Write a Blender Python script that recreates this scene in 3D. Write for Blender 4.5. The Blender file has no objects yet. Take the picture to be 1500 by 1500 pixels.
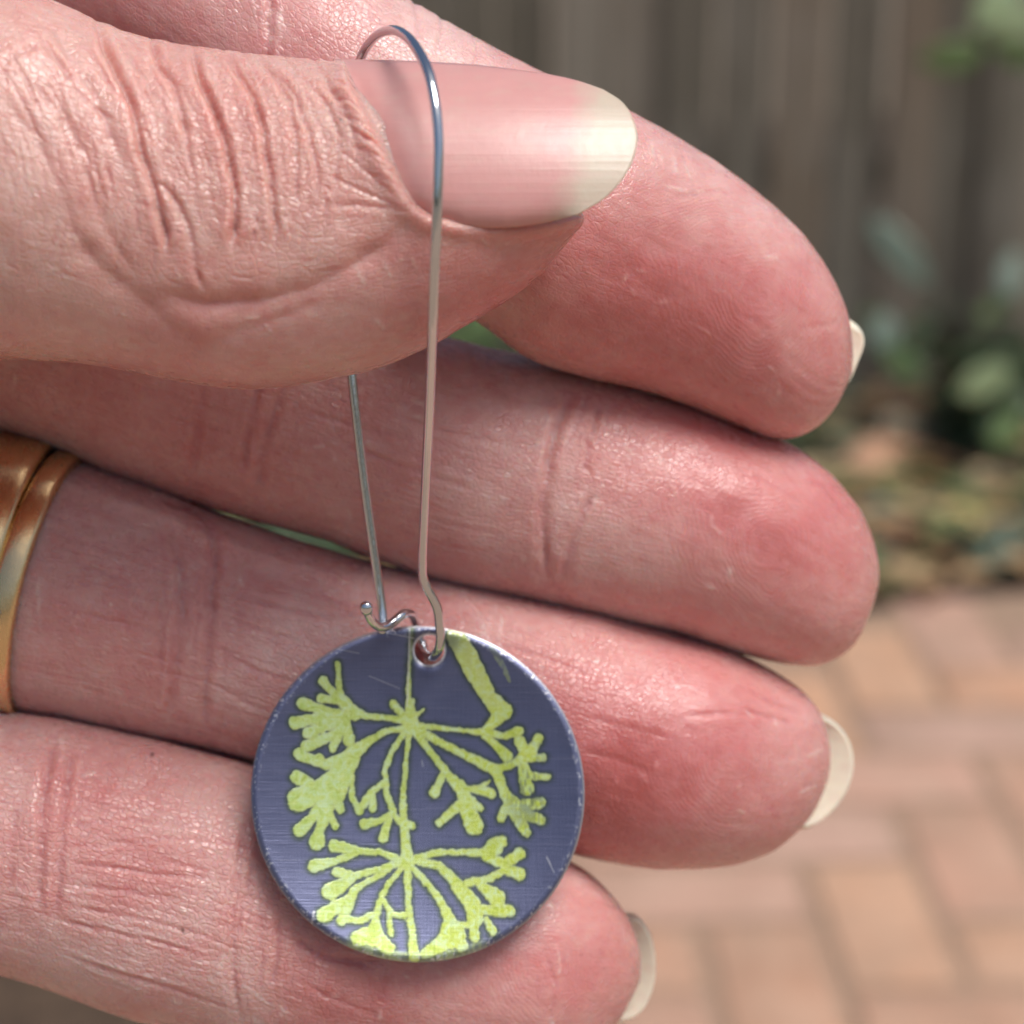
import bpy, bmesh, math, random
import numpy as np
from mathutils import Vector, Matrix, noise as mnoise
from mathutils.kdtree import KDTree

R = math.radians
rng = np.random.default_rng(7)
random.seed(7)
scene = bpy.context.scene
col = scene.collection

# ------------------------------------------------------------------ camera
F = 3008.0                      # focal length in photograph pixels (1500 px wide)
PITCH, CAM_H = R(20.0), 1.10
cam_d = bpy.data.cameras.new('camera')
cam = bpy.data.objects.new('camera', cam_d)
col.objects.link(cam)
cam.location = (0, 0, CAM_H)
cam.rotation_euler = (R(90) - PITCH, 0, 0)
cam_d.sensor_width = 36.0
cam_d.lens = 36.0 * F / 1500.0
cam_d.clip_start, cam_d.clip_end = 0.01, 200.0
cam_d.dof.use_dof = True
cam_d.dof.focus_distance = 0.1325
cam_d.dof.aperture_fstop = cam_d.lens / 2.35
scene.camera = cam
CAM = np.array([0.0, 0.0, CAM_H])
RIGHT = np.array([1.0, 0.0, 0.0])
UP = np.array([0.0, math.sin(PITCH), math.cos(PITCH)])
FWD = np.array([0.0, math.cos(PITCH), -math.sin(PITCH)])

# ------------------------------------------------------------------ light
world = bpy.data.worlds.new('World')
scene.world = world
world.use_nodes = True
SUN_EL, SUN_AZ = R(67), R(132)          # azimuth measured from +Y (away from camera) clockwise
nt = world.node_tree
sky = nt.nodes.new('ShaderNodeTexSky')
sky.sky_type = 'NISHITA'
sky.sun_disc = False
sky.sun_elevation = SUN_EL
sky.sun_rotation = SUN_AZ
sky.air_density, sky.dust_density, sky.ozone_density = 0.9, 4.5, 0.5
bg = nt.nodes['Background']
bg.inputs['Strength'].default_value = 0.05
nt.links.new(sky.outputs[0], bg.inputs[0])
sun_d = bpy.data.lights.new('sun', 'SUN')
sun_d.energy = 1.5
sun_d.angle = R(30)
sun_d.color = (1.0, 0.97, 0.935)
sun = bpy.data.objects.new('sun', sun_d)
col.objects.link(sun)
sd = Vector((math.sin(SUN_AZ) * math.cos(SUN_EL), math.cos(SUN_AZ) * math.cos(SUN_EL), math.sin(SUN_EL)))
sun.rotation_euler = sd.to_track_quat('Z', 'Y').to_euler()
sun.location = (0, 0, 6)

vs = scene.view_settings
scene.display_settings.display_device = 'sRGB'
vs.view_transform = 'Standard'
vs.look = 'None'
vs.exposure = 0.86
vs.gamma = 1.0
vs.use_curve_mapping = False
scene.render.engine = 'CYCLES'
scene.cycles.use_denoising = True
cy = scene.cycles
cy.max_bounces, cy.diffuse_bounces, cy.glossy_bounces, cy.transmission_bounces, cy.transparent_max_bounces = 5, 2, 3, 4, 4
cy.use_adaptive_sampling = True
cy.adaptive_threshold = 0.025
cy.caustics_reflective = cy.caustics_refractive = False

# ------------------------------------------------------------------ helpers
def W(px, py, d):
    """photograph pixel + distance along the view axis (m) -> world point(s)"""
    px, py, d = np.asarray(px, float), np.asarray(py, float), np.asarray(d, float)
    return CAM + d[..., None] * (FWD + ((px - 750) / F)[..., None] * RIGHT - ((py - 750) / F)[..., None] * UP)

def proj(P):
    Q = P - CAM
    d = Q @ FWD
    return 750 + F * (Q @ RIGHT) / d, 750 - F * (Q @ UP) / d

def on_ground(px, py, z=0.0):
    v = FWD + (px - 750) / F * RIGHT - (py - 750) / F * UP
    t = (z - CAM_H) / v[2]
    return CAM + t * v

def on_depth_y(px, py, y):
    v = FWD + (px - 750) / F * RIGHT - (py - 750) / F * UP
    return CAM + (y / v[1]) * v

def curve(pts, n=None, t=None):
    """Catmull-Rom through rows of pts (any columns), chord parameter; returns samples"""
    P = np.asarray(pts, float)
    k = len(P)
    seg = np.sqrt(((P[1:, :4] - P[:-1, :4]) ** 2).sum(1)) ** 0.5 + 1e-9 if P.shape[1] >= 4 else np.sqrt(((P[1:] - P[:-1]) ** 2).sum(1)) ** 0.5 + 1e-9
    T = np.concatenate([[0], np.cumsum(seg)])
    M = np.zeros_like(P)
    for i in range(k):
        if i == 0: M[i] = (P[1] - P[0]) / (T[1] - T[0])
        elif i == k - 1: M[i] = (P[-1] - P[-2]) / (T[-1] - T[-2])
        else:
            a, b = T[i] - T[i - 1], T[i + 1] - T[i]
            M[i] = ((P[i] - P[i - 1]) / a * b + (P[i + 1] - P[i]) / b * a) / (a + b)
    def ev(x):
        j = np.clip(np.searchsorted(T, x, side='right') - 1, 0, k - 2)
        h = (T[j + 1] - T[j])[:, None]
        s = ((x - T[j])[:, None]) / h
        return ((2 * s**3 - 3 * s**2 + 1) * P[j] + (s**3 - 2 * s**2 + s) * h * M[j]
                + (-2 * s**3 + 3 * s**2) * P[j + 1] + (s**3 - s**2) * h * M[j + 1])
    x = np.linspace(0, T[-1], 4000)
    Q = ev(x)
    L = np.concatenate([[0], np.cumsum(np.sqrt(((Q[1:, :min(4, P.shape[1])] - Q[:-1, :min(4, P.shape[1])]) ** 2).sum(1)))])
    tt = np.linspace(0, 1, n) if t is None else np.asarray(t)
    return ev(np.interp(tt * L[-1], L, x))

def smooth01(x):
    x = np.clip(x, 0, 1)
    return x * x * (3 - 2 * x)

def seg_dist(X, Y, pl):
    """distance of points to a polyline and position 0..1 along it"""
    pl = np.asarray(pl, float)
    best = np.full(X.shape, 1e9)
    pos = np.zeros(X.shape)
    L = np.concatenate([[0], np.cumsum(np.hypot(*(pl[1:, :2] - pl[:-1, :2]).T))])
    for i in range(len(pl) - 1):
        ax, ay = pl[i, :2]; bx, by = pl[i + 1, :2]
        dx, dy = bx - ax, by - ay
        l2 = dx * dx + dy * dy + 1e-9
        s = np.clip(((X - ax) * dx + (Y - ay) * dy) / l2, 0, 1)
        d = np.hypot(X - ax - s * dx, Y - ay - s * dy)
        m = d < best
        best = np.where(m, d, best)
        pos = np.where(m, (L[i] + s * (L[i + 1] - L[i])) / L[-1], pos)
    return best, pos

def vnoise(P, seed=0):
    """cheap smooth value noise on (N,k) coordinates, k = 2 or 3, range -1..1"""
    P = np.asarray(P, float)
    I = np.floor(P).astype(np.int64)
    f = P - I
    f = f * f * (3 - 2 * f)
    k = P.shape[1]
    out = np.zeros(len(P))
    pr = np.array([73856093, 19349663, 83492791])[:k]
    for c in range(2 ** k):
        o = np.array([(c >> b) & 1 for b in range(k)])
        h = ((I + o) * pr).sum(1) + seed * 1013904223
        h = (h ^ (h >> 13)) * 1274126177 & 0x7fffffff
        h = (h ^ (h >> 15)) * 668265263 & 0x7fffffff
        v = ((h ^ (h >> 14)) & 0xffff) / 32767.5 - 1
        w = np.ones(len(P))
        for b in range(k):
            w = w * (f[:, b] if o[b] else 1 - f[:, b])
        out += v * w
    return out

def mesh_from(name, V, faces, mat=None, smooth=True, attrs=None):
    V = np.asarray(V, float)
    me = bpy.data.meshes.new(name)
    if isinstance(faces, np.ndarray):
        nf, k = faces.shape
        me.vertices.add(len(V)); me.vertices.foreach_set('co', V.astype(np.float32).ravel())
        me.loops.add(nf * k); me.loops.foreach_set('vertex_index', faces.astype(np.int32).ravel())
        me.polygons.add(nf)
        me.polygons.foreach_set('loop_start', np.arange(0, nf * k, k, dtype=np.int32))
        me.update(calc_edges=True)
    else:
        me.from_pydata([tuple(v) for v in V], [], faces)
    if smooth:
        me.polygons.foreach_set('use_smooth', np.ones(len(me.polygons), dtype=bool))
    for k, v in (attrs or {}).items():
        v = np.asarray(v, np.float32)
        if v.ndim == 1:
            a = me.attributes.new(k, 'FLOAT', 'POINT'); a.data.foreach_set('value', v)
        else:
            a = me.attributes.new(k, 'FLOAT_VECTOR', 'POINT'); a.data.foreach_set('vector', v.ravel())
    if mat: me.materials.append(mat)
    me.update()
    return me

def link(name, me, parent=None, origin=None):
    o = bpy.data.objects.new(name, me)
    col.objects.link(o)
    if origin is not None and me is not None:
        me.transform(Matrix.Translation(-Vector(origin)))
        o.location = origin
    if parent is not None:
        o.parent = parent
        if origin is None: pass
    return o

def tag(o, label=None, cat=None, group=None, kind=None):
    if label: o['label'] = label
    if cat: o['category'] = cat
    if group: o['group'] = group
    if kind: o['kind'] = kind
    return o

def empty(name, loc):
    o = bpy.data.objects.new(name, None)
    o.empty_display_size = 0.01
    o.location = loc
    col.objects.link(o)
    return o

def part(name, me, thing):
    """mesh given in world coordinates becomes a child part of `thing`"""
    o = bpy.data.objects.new(name, me)
    me.transform(Matrix.Translation(-Vector(thing['_o'] if '_o' in thing else thing.location)))
    o.parent = thing
    col.objects.link(o)
    return o

def grid_faces(n, m, wrap=True):
    """faces of an n x m grid (m wraps)"""
    i = np.arange(n - 1)[:, None]
    j = np.arange(m if wrap else m - 1)[None, :]
    j2 = (j + 1) % m
    a = i * m + j; b = i * m + j2; c = (i + 1) * m + j2; d = (i + 1) * m + j
    return np.stack([a, b, c, d], -1).reshape(-1, 4)

def tube(path, rad, m=20, caps=True):
    """round tube along world points; parallel-transport frames"""
    P = np.asarray(path, float)
    n = len(P)
    rad = np.broadcast_to(np.asarray(rad, float), (n,))
    T = np.gradient(P, axis=0); T /= np.linalg.norm(T, axis=1)[:, None]
    N = np.zeros_like(P)
    a = np.cross(T[0], [0.3, 0.2, 0.9]); N[0] = a / np.linalg.norm(a)
    for i in range(1, n):
        v = N[i - 1] - T[i] * (N[i - 1] @ T[i]); N[i] = v / np.linalg.norm(v)
    B = np.cross(T, N)
    th = np.linspace(0, 2 * np.pi, m, endpoint=False)
    V = P[:, None] + rad[:, None, None] * (np.cos(th)[None, :, None] * N[:, None] + np.sin(th)[None, :, None] * B[:, None])
    V = V.reshape(-1, 3)
    f = [tuple(x) for x in grid_faces(n, m)]
    if caps:
        f.append(tuple(range(m))[::-1]); f.append(tuple(range((n - 1) * m, n * m)))
    return V, f

# ------------------------------------------------------------------ node helper
class NB:
    def __init__(self, name):
        self.mat = bpy.data.materials.new(name); self.mat.use_nodes = True
        self.t = self.mat.node_tree
        self.bsdf = self.t.nodes['Principled BSDF']
    def n(self, typ, **kw):
        nd = self.t.nodes.new(typ)
        for k, v in kw.items():
            if hasattr(nd, k) and not k.startswith('i_'): setattr(nd, k, v)
        return nd
    def l(self, a, b): self.t.links.new(a, b); return self
    def val(self, x):
        nd = self.t.nodes.new('ShaderNodeValue'); nd.outputs[0].default_value = x; return nd.outputs[0]
    def _in(self, sock, v):
        if isinstance(v, bpy.types.NodeSocket): self.t.links.new(v, sock)
        elif isinstance(v, tuple) and len(v) == 3 and sock.type == 'RGBA': sock.default_value = (*v, 1)
        else: sock.default_value = v
    def math(self, op, a, b=None, c=None, clamp=False):
        nd = self.t.nodes.new('ShaderNodeMath'); nd.operation = op; nd.use_clamp = clamp
        self._in(nd.inputs[0], a)
        if b is not None: self._in(nd.inputs[1], b)
        if c is not None: self._in(nd.inputs[2], c)
        return nd.outputs[0]
    def vmul(self, v, s):
        nd = self.t.nodes.new('ShaderNodeVectorMath'); nd.operation = 'MULTIPLY'
        self._in(nd.inputs[0], v); nd.inputs[1].default_value = s
        return nd.outputs[0]
    def vadd(self, v, s):
        nd = self.t.nodes.new('ShaderNodeVectorMath'); nd.operation = 'ADD'
        self._in(nd.inputs[0], v); self._in(nd.inputs[1], s)
        return nd.outputs[0]
    def noise(self, vec, scale, detail=2, rough=0.5, dist=0.0, dim='3D'):
        nd = self.t.nodes.new('ShaderNodeTexNoise'); nd.noise_dimensions = dim
        if vec is not None: self._in(nd.inputs['Vector'], vec)
        nd.inputs['Scale'].default_value = scale; nd.inputs['Detail'].default_value = detail
        nd.inputs['Roughness'].default_value = rough; nd.inputs['Distortion'].default_value = dist
        return nd.outputs['Fac']
    def voro(self, vec, scale, feature='DISTANCE_TO_EDGE', rand=1.0, dim='2D'):
        nd = self.t.nodes.new('ShaderNodeTexVoronoi'); nd.voronoi_dimensions = dim; nd.feature = feature
        self._in(nd.inputs['Vector'], vec); nd.inputs['Scale'].default_value = scale
        nd.inputs['Randomness'].default_value = rand
        return nd.outputs['Distance']
    def ramp(self, f, stops):
        nd = self.t.nodes.new('ShaderNodeValToRGB')
        e = nd.color_ramp.elements
        while len(e) < len(stops): e.new(0.5)
        for q, (p, c) in zip(e, stops):
            q.position = p; q.color = (*c, 1) if isinstance(c, tuple) else (c, c, c, 1)
        self._in(nd.inputs[0], f)
        return nd.outputs[0]
    def mix(self, f, a, b, mode='MIX'):
        nd = self.t.nodes.new('ShaderNodeMix'); nd.data_type = 'RGBA'; nd.blend_type = mode
        self._in(nd.inputs[0], f); self._in(nd.inputs[6], a); self._in(nd.inputs[7], b)
        return nd.outputs[2]
    def attr(self, name, out='Fac'):
        nd = self.t.nodes.new('ShaderNodeAttribute'); nd.attribute_name = name
        return nd.outputs[out]
    def obj(self):
        return self.t.nodes.new('ShaderNodeTexCoord').outputs['Object']
    def geo(self):
        return self.t.nodes.new('ShaderNodeNewGeometry').outputs['Position']
    def rnd(self):
        return self.t.nodes.new('ShaderNodeObjectInfo').outputs['Random']
    def bump(self, h, dist, strength=1.0, normal=None):
        nd = self.t.nodes.new('ShaderNodeBump')
        nd.inputs['Strength'].default_value = strength; nd.inputs['Distance'].default_value = dist
        self._in(nd.inputs['Height'], h)
        if normal is not None: self._in(nd.inputs['Normal'], normal)
        return nd.outputs[0]
    def set(self, **kw):
        for k, v in kw.items(): self._in(self.bsdf.inputs[k.replace('_', ' ')], v)
        return self.mat

# ------------------------------------------------------------------ materials
def skin_material():
    b = NB('skin')
    fuv = b.attr('fuv', 'Vector')                 # millimetres along / around each finger
    tone = b.attr('tone'); dorsal = b.attr('dorsal'); fine = b.attr('fine')
    # colour: pale flesh, blood-flushed flesh, tan back-of-thumb skin
    flesh = b.ramp(tone, [(0.0, (0.75, 0.51, 0.475)), (0.35, (0.68, 0.345, 0.325)), (0.7, (0.61, 0.22, 0.215)), (1.0, (0.50, 0.135, 0.125))])
    tan = b.ramp(tone, [(0.0, (0.68, 0.45, 0.36)), (0.5, (0.63, 0.345, 0.27)), (1.0, (0.53, 0.21, 0.165))])
    c = b.mix(dorsal, flesh, tan)
    c = b.mix(b.attr('mole'), c, (0.10, 0.03, 0.02))
    # relief: furrows along and across the finger, polygonal plates, fine grain, faint finger-print ridges
    lon = b.noise(b.vmul(fuv, (0.5, 2.3, 1.0)), 1.0, 1, 0.5, dim='2D')
    lon = b.math('MINIMUM', b.math('MULTIPLY', b.math('ABSOLUTE', b.math('SUBTRACT', lon, 0.5)), 10.0), 1.0)
    cell = b.voro(b.vmul(fuv, (1.0, 1.25, 1.0)), 2.1)
    cell = b.math('MINIMUM', b.math('MULTIPLY', cell, 6.0), 1.0)
    grain = b.noise(fuv, 6.0, 1, 0.6, dim='2D')
    h = b.math('MULTIPLY_ADD', lon, 0.28, b.math('MULTIPLY', cell, 0.36))
    h = b.math('MULTIPLY', h, fine)
    h = b.math('MULTIPLY_ADD', grain, 0.15, h)
    rid = b.math('MULTIPLY', b.math('SINE', b.math('MULTIPLY', b.attr('ridge'), 13.5)), b.attr('tip'))
    h = b.math('MULTIPLY_ADD', rid, 0.045, h)
    nrm = b.bump(h, 0.00013, 1.0)
    return b.set(Base_Color=c, Roughness=b.attr('gloss'), Normal=nrm, Subsurface_Weight=0.8,
                 Subsurface_Radius=(1.0, 0.34, 0.19), Subsurface_Scale=0.0015, Specular_IOR_Level=0.8, IOR=1.42)

def nail_material(name, tipcol, bedcol):
    b = NB(name)
    free = b.attr('free'); nuv = b.attr('nuv', 'Vector')
    ed = b.noise(b.vmul(nuv, (0.5, 1.2, 1)), 1.0, 3, 0.6)
    f = b.math('ADD', free, b.math('MULTIPLY', b.math('SUBTRACT', ed, 0.5), 0.9), clamp=True)
    bed = b.mix(b.noise(b.vmul(nuv, (0.5, 1.6, 1)), 0.5, 4, 0.65), bedcol, tuple(min(1, x * 1.12 + 0.03) for x in bedcol))
    c = b.mix(f, bed, tipcol)
    rid = b.noise(b.vmul(nuv, (0.05, 2.6, 1)), 1.0, 2, 0.5)
    scr = b.noise(b.vmul(nuv, (1.2, 0.5, 1)), 2.0, 4, 0.7)
    h = b.math('ADD', b.math('MULTIPLY', rid, 0.28), b.math('MULTIPLY', scr, 0.16))
    return b.set(Base_Color=c, Roughness=b.math('ADD', 0.22, b.math('MULTIPLY', scr, 0.22)), Specular_IOR_Level=0.6, Normal=b.bump(h, 0.00009),
                 Subsurface_Weight=0.35, Subsurface_Radius=(1.0, 0.6, 0.45), Subsurface_Scale=0.0005, IOR=1.5)

def wire_material():
    b = NB('polished_wire')
    p = b.obj()
    s = b.noise(p, 2500.0, 4, 0.6)
    c = b.mix(b.noise(p, 160.0, 3), (0.63, 0.69, 0.74), (0.74, 0.79, 0.83))
    return b.set(Base_Color=c, Metallic=1.0, Roughness=b.math('ADD', 0.03, b.math('MULTIPLY', s, 0.07)), Normal=b.bump(s, 0.00001))

def gold_material():
    b = NB('worn_gold')
    p = b.obj()
    dent = b.noise(p, 420.0, 3, 0.55)
    scr = b.noise(b.vmul(p, (1.0, 0.25, 0.25)), 3800.0, 4, 0.7)
    h = b.math('ADD', b.math('MULTIPLY', dent, 0.5), b.math('MULTIPLY', scr, 0.1))
    return b.set(Base_Color=b.mix(dent, (0.80, 0.60, 0.31), (0.88, 0.69, 0.40)), Metallic=1.0,
                 Roughness=b.math('ADD', 0.16, b.math('MULTIPLY', scr, 0.2)), Normal=b.bump(h, 0.00012))

def disc_material():
    b = NB('dyed_aluminium')
    pr = b.attr('ink'); halo = b.attr('halo'); bare = b.attr('bare'); q = b.attr('duv', 'Vector')   # duv in mm on the disc
    brush = b.noise(b.vmul(q, (0.25, 9.0, 1)), 1.0, 4, 0.65)
    brush2 = b.noise(b.vmul(q, (7.0, 0.3, 1)), 1.0, 3, 0.6)
    blot = b.noise(q, 0.30, 3, 0.6)
    base = b.mix(blot, (0.120, 0.132, 0.220), (0.185, 0.205, 0.325))
    base = b.mix(b.math('MULTIPLY', b.math('SUBTRACT', brush, 0.45), 0.6, clamp=True), base, (0.30, 0.31, 0.45))
    base = b.mix(b.math('MULTIPLY', halo, 0.8), base, (0.07, 0.10, 0.045))
    sp = b.noise(q, 2.2, 4, 0.7)
    gr = b.noise(q, 0.22, 2, 0.5)
    rx = b.t.nodes.new('ShaderNodeSeparateXYZ'); b.l(q, rx.inputs[0])
    left = b.math('MULTIPLY_ADD', rx.outputs[0], -0.055, 0.30, clamp=True)
    grn = b.mix(left, (0.54, 0.65, 0.075), (0.46, 0.66, 0.22))
    grn = b.mix(b.math('MULTIPLY', b.math('SUBTRACT', sp, 0.40), 3.0, clamp=True), grn, (0.62, 0.72, 0.24))
    streak = b.noise(b.vmul(q, (1.4, 1.4, 1)), 1.0, 5, 0.75, 1.2)
    grn = b.mix(b.ramp(streak, [(0.46, 0.0), (0.60, 0.75)]), grn, (0.58, 0.76, 0.46))
    grn = b.mix(b.ramp(streak, [(0.32, 0.75), (0.45, 0.0)]), grn, (0.30, 0.44, 0.04))
    grn = b.mix(b.math('MULTIPLY', b.attr('pale'), 0.6), grn, (0.42, 0.47, 0.23))
    grn = b.mix(b.math('MULTIPLY', b.math('SUBTRACT', gr, 0.5), 2.0, clamp=True), grn, (0.33, 0.44, 0.05))
    c = b.mix(pr, base, grn)
    # hair scratches
    s1 = b.noise(b.vmul(b.vadd(q, (3, 9, 0)), (0.12, 14.0, 1)), 1.0, 2, 0.5, 0.6)
    scr = b.math('GREATER_THAN', s1, 0.70)
    c = b.mix(b.math('MULTIPLY', scr, 0.22), c, (0.6, 0.62, 0.7))
    c = b.mix(bare, c, (0.72, 0.73, 0.76))
    h = b.math('ADD', b.math('MULTIPLY', brush, 0.5), b.math('MULTIPLY', brush2, 0.4))
    h = b.math('ADD', h, b.math('MULTIPLY', pr, 0.35))
    met = b.math('SUBTRACT', 0.9, b.math('MULTIPLY', pr, 0.60))
    rough = b.math('ADD', 0.30, b.math('MULTIPLY', brush, 0.16))
    return b.set(Base_Color=c, Metallic=met, Roughness=rough, Normal=b.bump(h, 0.00004))

def simple_tex(name, a, c, scale, rough=0.85, bump=0.0, detail=5, stretch=(1, 1, 1), rnd=None, **kw):
    b = NB(name)
    p = b.vmul(b.obj(), stretch)
    f = b.noise(p, scale, detail, 0.62)
    colr = b.mix(b.ramp(f, [(0.3, 0.0), (0.7, 1.0)]), a, c)
    if rnd:
        r = b.rnd()
        colr = b.mix(b.ramp(r, [(0.25, 0.0), (0.75, 1.0)]), colr, rnd, )
    d = dict(Base_Color=colr, Roughness=rough)
    if bump: d['Normal'] = b.bump(f, bump)
    d.update(kw)
    return b.set(**d)

# ================================================================== SETTING
# ---- brick paving in herringbone
CELL, JOINT = 0.1235, 0.017
YAW = R(2.0)
anc = on_ground(1402, 1400); top = on_ground(1425, 1255)
ex = np.array([math.cos(YAW), math.sin(YAW)]); ey = np.array([-math.sin(YAW), math.cos(YAW)])
org = np.array([anc @ np.array([ex[0], ex[1], 0]), top @ np.array([ey[0], ey[1], 0])])   # column edge / row top in rotated frame

def brick_mat():
    b = NB('clay_brick')
    r = b.rnd(); p = b.obj()
    r2 = b.math('FRACT', b.math('MULTIPLY', r, 17.31))
    tint = b.ramp(r, [(0.0, (0.49, 0.275, 0.18)), (0.3, (0.53, 0.305, 0.225)), (0.55, (0.47, 0.30, 0.24)), (0.8, (0.60, 0.335, 0.195)), (1.0, (0.48, 0.265, 0.19))])
    n1 = b.noise(b.vadd(p, b.vmul(b.mix(r2, (0, 0, 0), (9, 5, 3)), (1, 1, 1))), 16.0, 6, 0.65)
    c = b.mix(b.ramp(n1, [(0.34, 0.0), (0.74, 0.42)]), tint, (0.56, 0.42, 0.32))
    n2 = b.noise(p, 90.0, 5, 0.7)
    c = b.mix(b.math('MULTIPLY', b.math('SUBTRACT', n2, 0.5), 0.9, clamp=True), c, (0.25, 0.15, 0.10))
    big = b.noise(b.geo(), 5.0, 5, 0.65)
    c = b.mix(b.ramp(big, [(0.42, 0.0), (0.70, 0.6)]), c, (0.30, 0.20, 0.14))
    return b.set(Base_Color=c, Roughness=0.85, Normal=b.bump(n2, 0.0015))

M_brick = brick_mat()
M_sand = simple_tex('joint_sand', (0.28, 0.19, 0.135), (0.37, 0.255, 0.18), 60.0, 0.95, 0.002)
# edge of the garden bed (a line on the ground that recedes to the right)
e0, e1 = on_ground(1260, 893), on_ground(1500, 866)
EDGE_A = e0[:2]; EDGE_D = (e1 - e0)[:2] / np.linalg.norm((e1 - e0)[:2])
EDGE_N = np.array([-EDGE_D[1], EDGE_D[0]])            # points away from the camera, into the bed
def edge_side(x, y): return (np.array([x, y]) - EDGE_A) @ EDGE_N

l0, l1 = on_ground(330, 1520), on_ground(620, 900)
LEFT_A = l0[:2]; LEFT_D = (l1 - l0)[:2] / np.linalg.norm((l1 - l0)[:2]); LEFT_N = np.array([-LEFT_D[1], LEFT_D[0]])
def left_side(x, y): return (np.array([x, y]) - LEFT_A) @ LEFT_N
bm = bmesh.new()
q0 = EDGE_A - EDGE_D * 7 ; q1 = EDGE_A + EDGE_D * 7
vv = [bm.verts.new((*(q0 + EDGE_N * 0.01), -0.005)), bm.verts.new((*(q0 - EDGE_N * 9), -0.005)), bm.verts.new((*(q1 - EDGE_N * 9), -0.005)), bm.verts.new((*(q1 + EDGE_N * 0.01), -0.005))]
bm.faces.new(vv)
me = bpy.data.meshes.new('paving'); bm.to_mesh(me); bm.free(); me.materials.append(M_sand)
paving = tag(link('paving', me), kind='structure')

def brick_mesh(l, w):
    bm = bmesh.new()
    bmesh.ops.create_cube(bm, size=1.0)
    for v in bm.verts: v.co = (v.co.x * l, v.co.y * w, v.co.z * 0.05 - 0.025)
    bmesh.ops.bevel(bm, geom=list(bm.edges), offset=0.004, segments=2, profile=0.6, affect='EDGES')
    me = bpy.data.meshes.new('brick'); bm.to_mesh(me); bm.free()
    me.polygons.foreach_set('use_smooth', np.ones(len(me.polygons), dtype=bool))
    me.materials.append(M_brick)
    return me
BR = brick_mesh(2 * CELL - JOINT, CELL - JOINT)
rb_ = random.Random(3)
spots = []
for i in range(-24, 16):
    for j in range(-18, 18):
        k = (i - j + 2) % 4          # phase set so that the vertical brick tops out at the anchor
        if k == 0: c = (i + 1.0, j + 0.5, 0.0)
        elif k == 2: c = (i + 0.5, j, R(90))
        else: continue
        lx, ly = org[0] + c[0] * CELL, org[1] + (c[1]) * CELL
        x, y = (ex * lx + ey * ly)
        if edge_side(x, y) > -0.09 or left_side(x, y) > -0.09: continue
        spots.append((x, y, c[2]))
spots.sort(key=lambda s: (s[0] + 0.1) ** 2 * 0.9 + (s[1] - 2.0) ** 2)
for x, y, a in spots[:300]:
    o = bpy.data.objects.new('brick', BR)
    o.location = (x, y, rb_.uniform(-0.002, 0.002))
    o.rotation_euler = (rb_.uniform(-.008, .008), rb_.uniform(-.008, .008), a + YAW + rb_.uniform(-.012, .012))
    o.parent = paving
    col.objects.link(o)
rest = spots[300:]
if rest:
    V, Fc = [], []
    base = [(s * (CELL - JOINT / 2), t * (CELL - JOINT) / 2) for s, t in ((-1, -1), (1, -1), (1, 1), (-1, 1))]
    for x, y, a in rest:
        ca, sa = math.cos(a + YAW), math.sin(a + YAW)
        k = len(V)
        for z in (-0.04, 0.0):
            for u, v in base: V.append((x + u * ca - v * sa, y + u * sa + v * ca, z))
        Fc += [(k + 4, k + 5, k + 6, k + 7)] + [(k + q, k + (q + 1) % 4, k + 4 + (q + 1) % 4, k + 4 + q) for q in range(4)]
    me = mesh_from('outlying_bricks', V, Fc, M_brick, smooth=False)
    o = tag(link('outlying_bricks', me), kind='stuff'); o.parent = paving

# ---- ground out to the horizon
M_ground = simple_tex('bare_earth', (0.14, 0.11, 0.08), (0.22, 0.18, 0.13), 1.2, 0.95)
me = mesh_from('ground', [(-150, -150, -0.06), (150, -150, -0.06), (150, 150, -0.06), (-150, 150, -0.06)], [(0, 1, 2, 3)], M_ground, smooth=False)
tag(link('ground', me), kind='structure')

# ---- soil of the bed
M_soil = simple_tex('bed_soil', (0.035, 0.026, 0.018), (0.085, 0.06, 0.042), 22.0, 0.95, 0.02)
n = 60
xs = np.linspace(-4.5, 4.5, n); ys = np.linspace(0.0, 4.0, 40)
V = []
for yy in ys:
    for xx in xs:
        p = EDGE_A + EDGE_D * xx + EDGE_N * (yy + 0.0)
        z = 0.03 * min(1, yy / 0.08) - 0.03 + 0.025 * mnoise.noise(Vector((p[0] * 5, p[1] * 5, 0))) * min(1, yy / 0.1)
        V.append((p[0], p[1], z))
me = mesh_from('garden_bed', V, grid_faces(40, n, wrap=False), M_soil)
tag(link('garden_bed', me), kind='structure')

# mulched strip running back along the left of the paving, mostly behind the hand
M_mulch = simple_tex('bark_mulch', (0.045, 0.028, 0.018), (0.15, 0.098, 0.064), 34.0, 0.95, 0.03)
V = []
for yy in np.linspace(0.0, 2.2, 36):
    for xx in np.linspace(-0.9, 2.0, 60):
        p = LEFT_A + LEFT_D * xx + LEFT_N * yy
        V.append((p[0], p[1], 0.008 + 0.02 * min(1, yy / 0.1) * (1 + mnoise.noise(Vector((p[0] * 9, p[1] * 9, 3))))))
tag(link('mulch_strip', mesh_from('mulch_strip', V, grid_faces(36, 60, wrap=False), M_mulch)), kind='structure')

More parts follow.
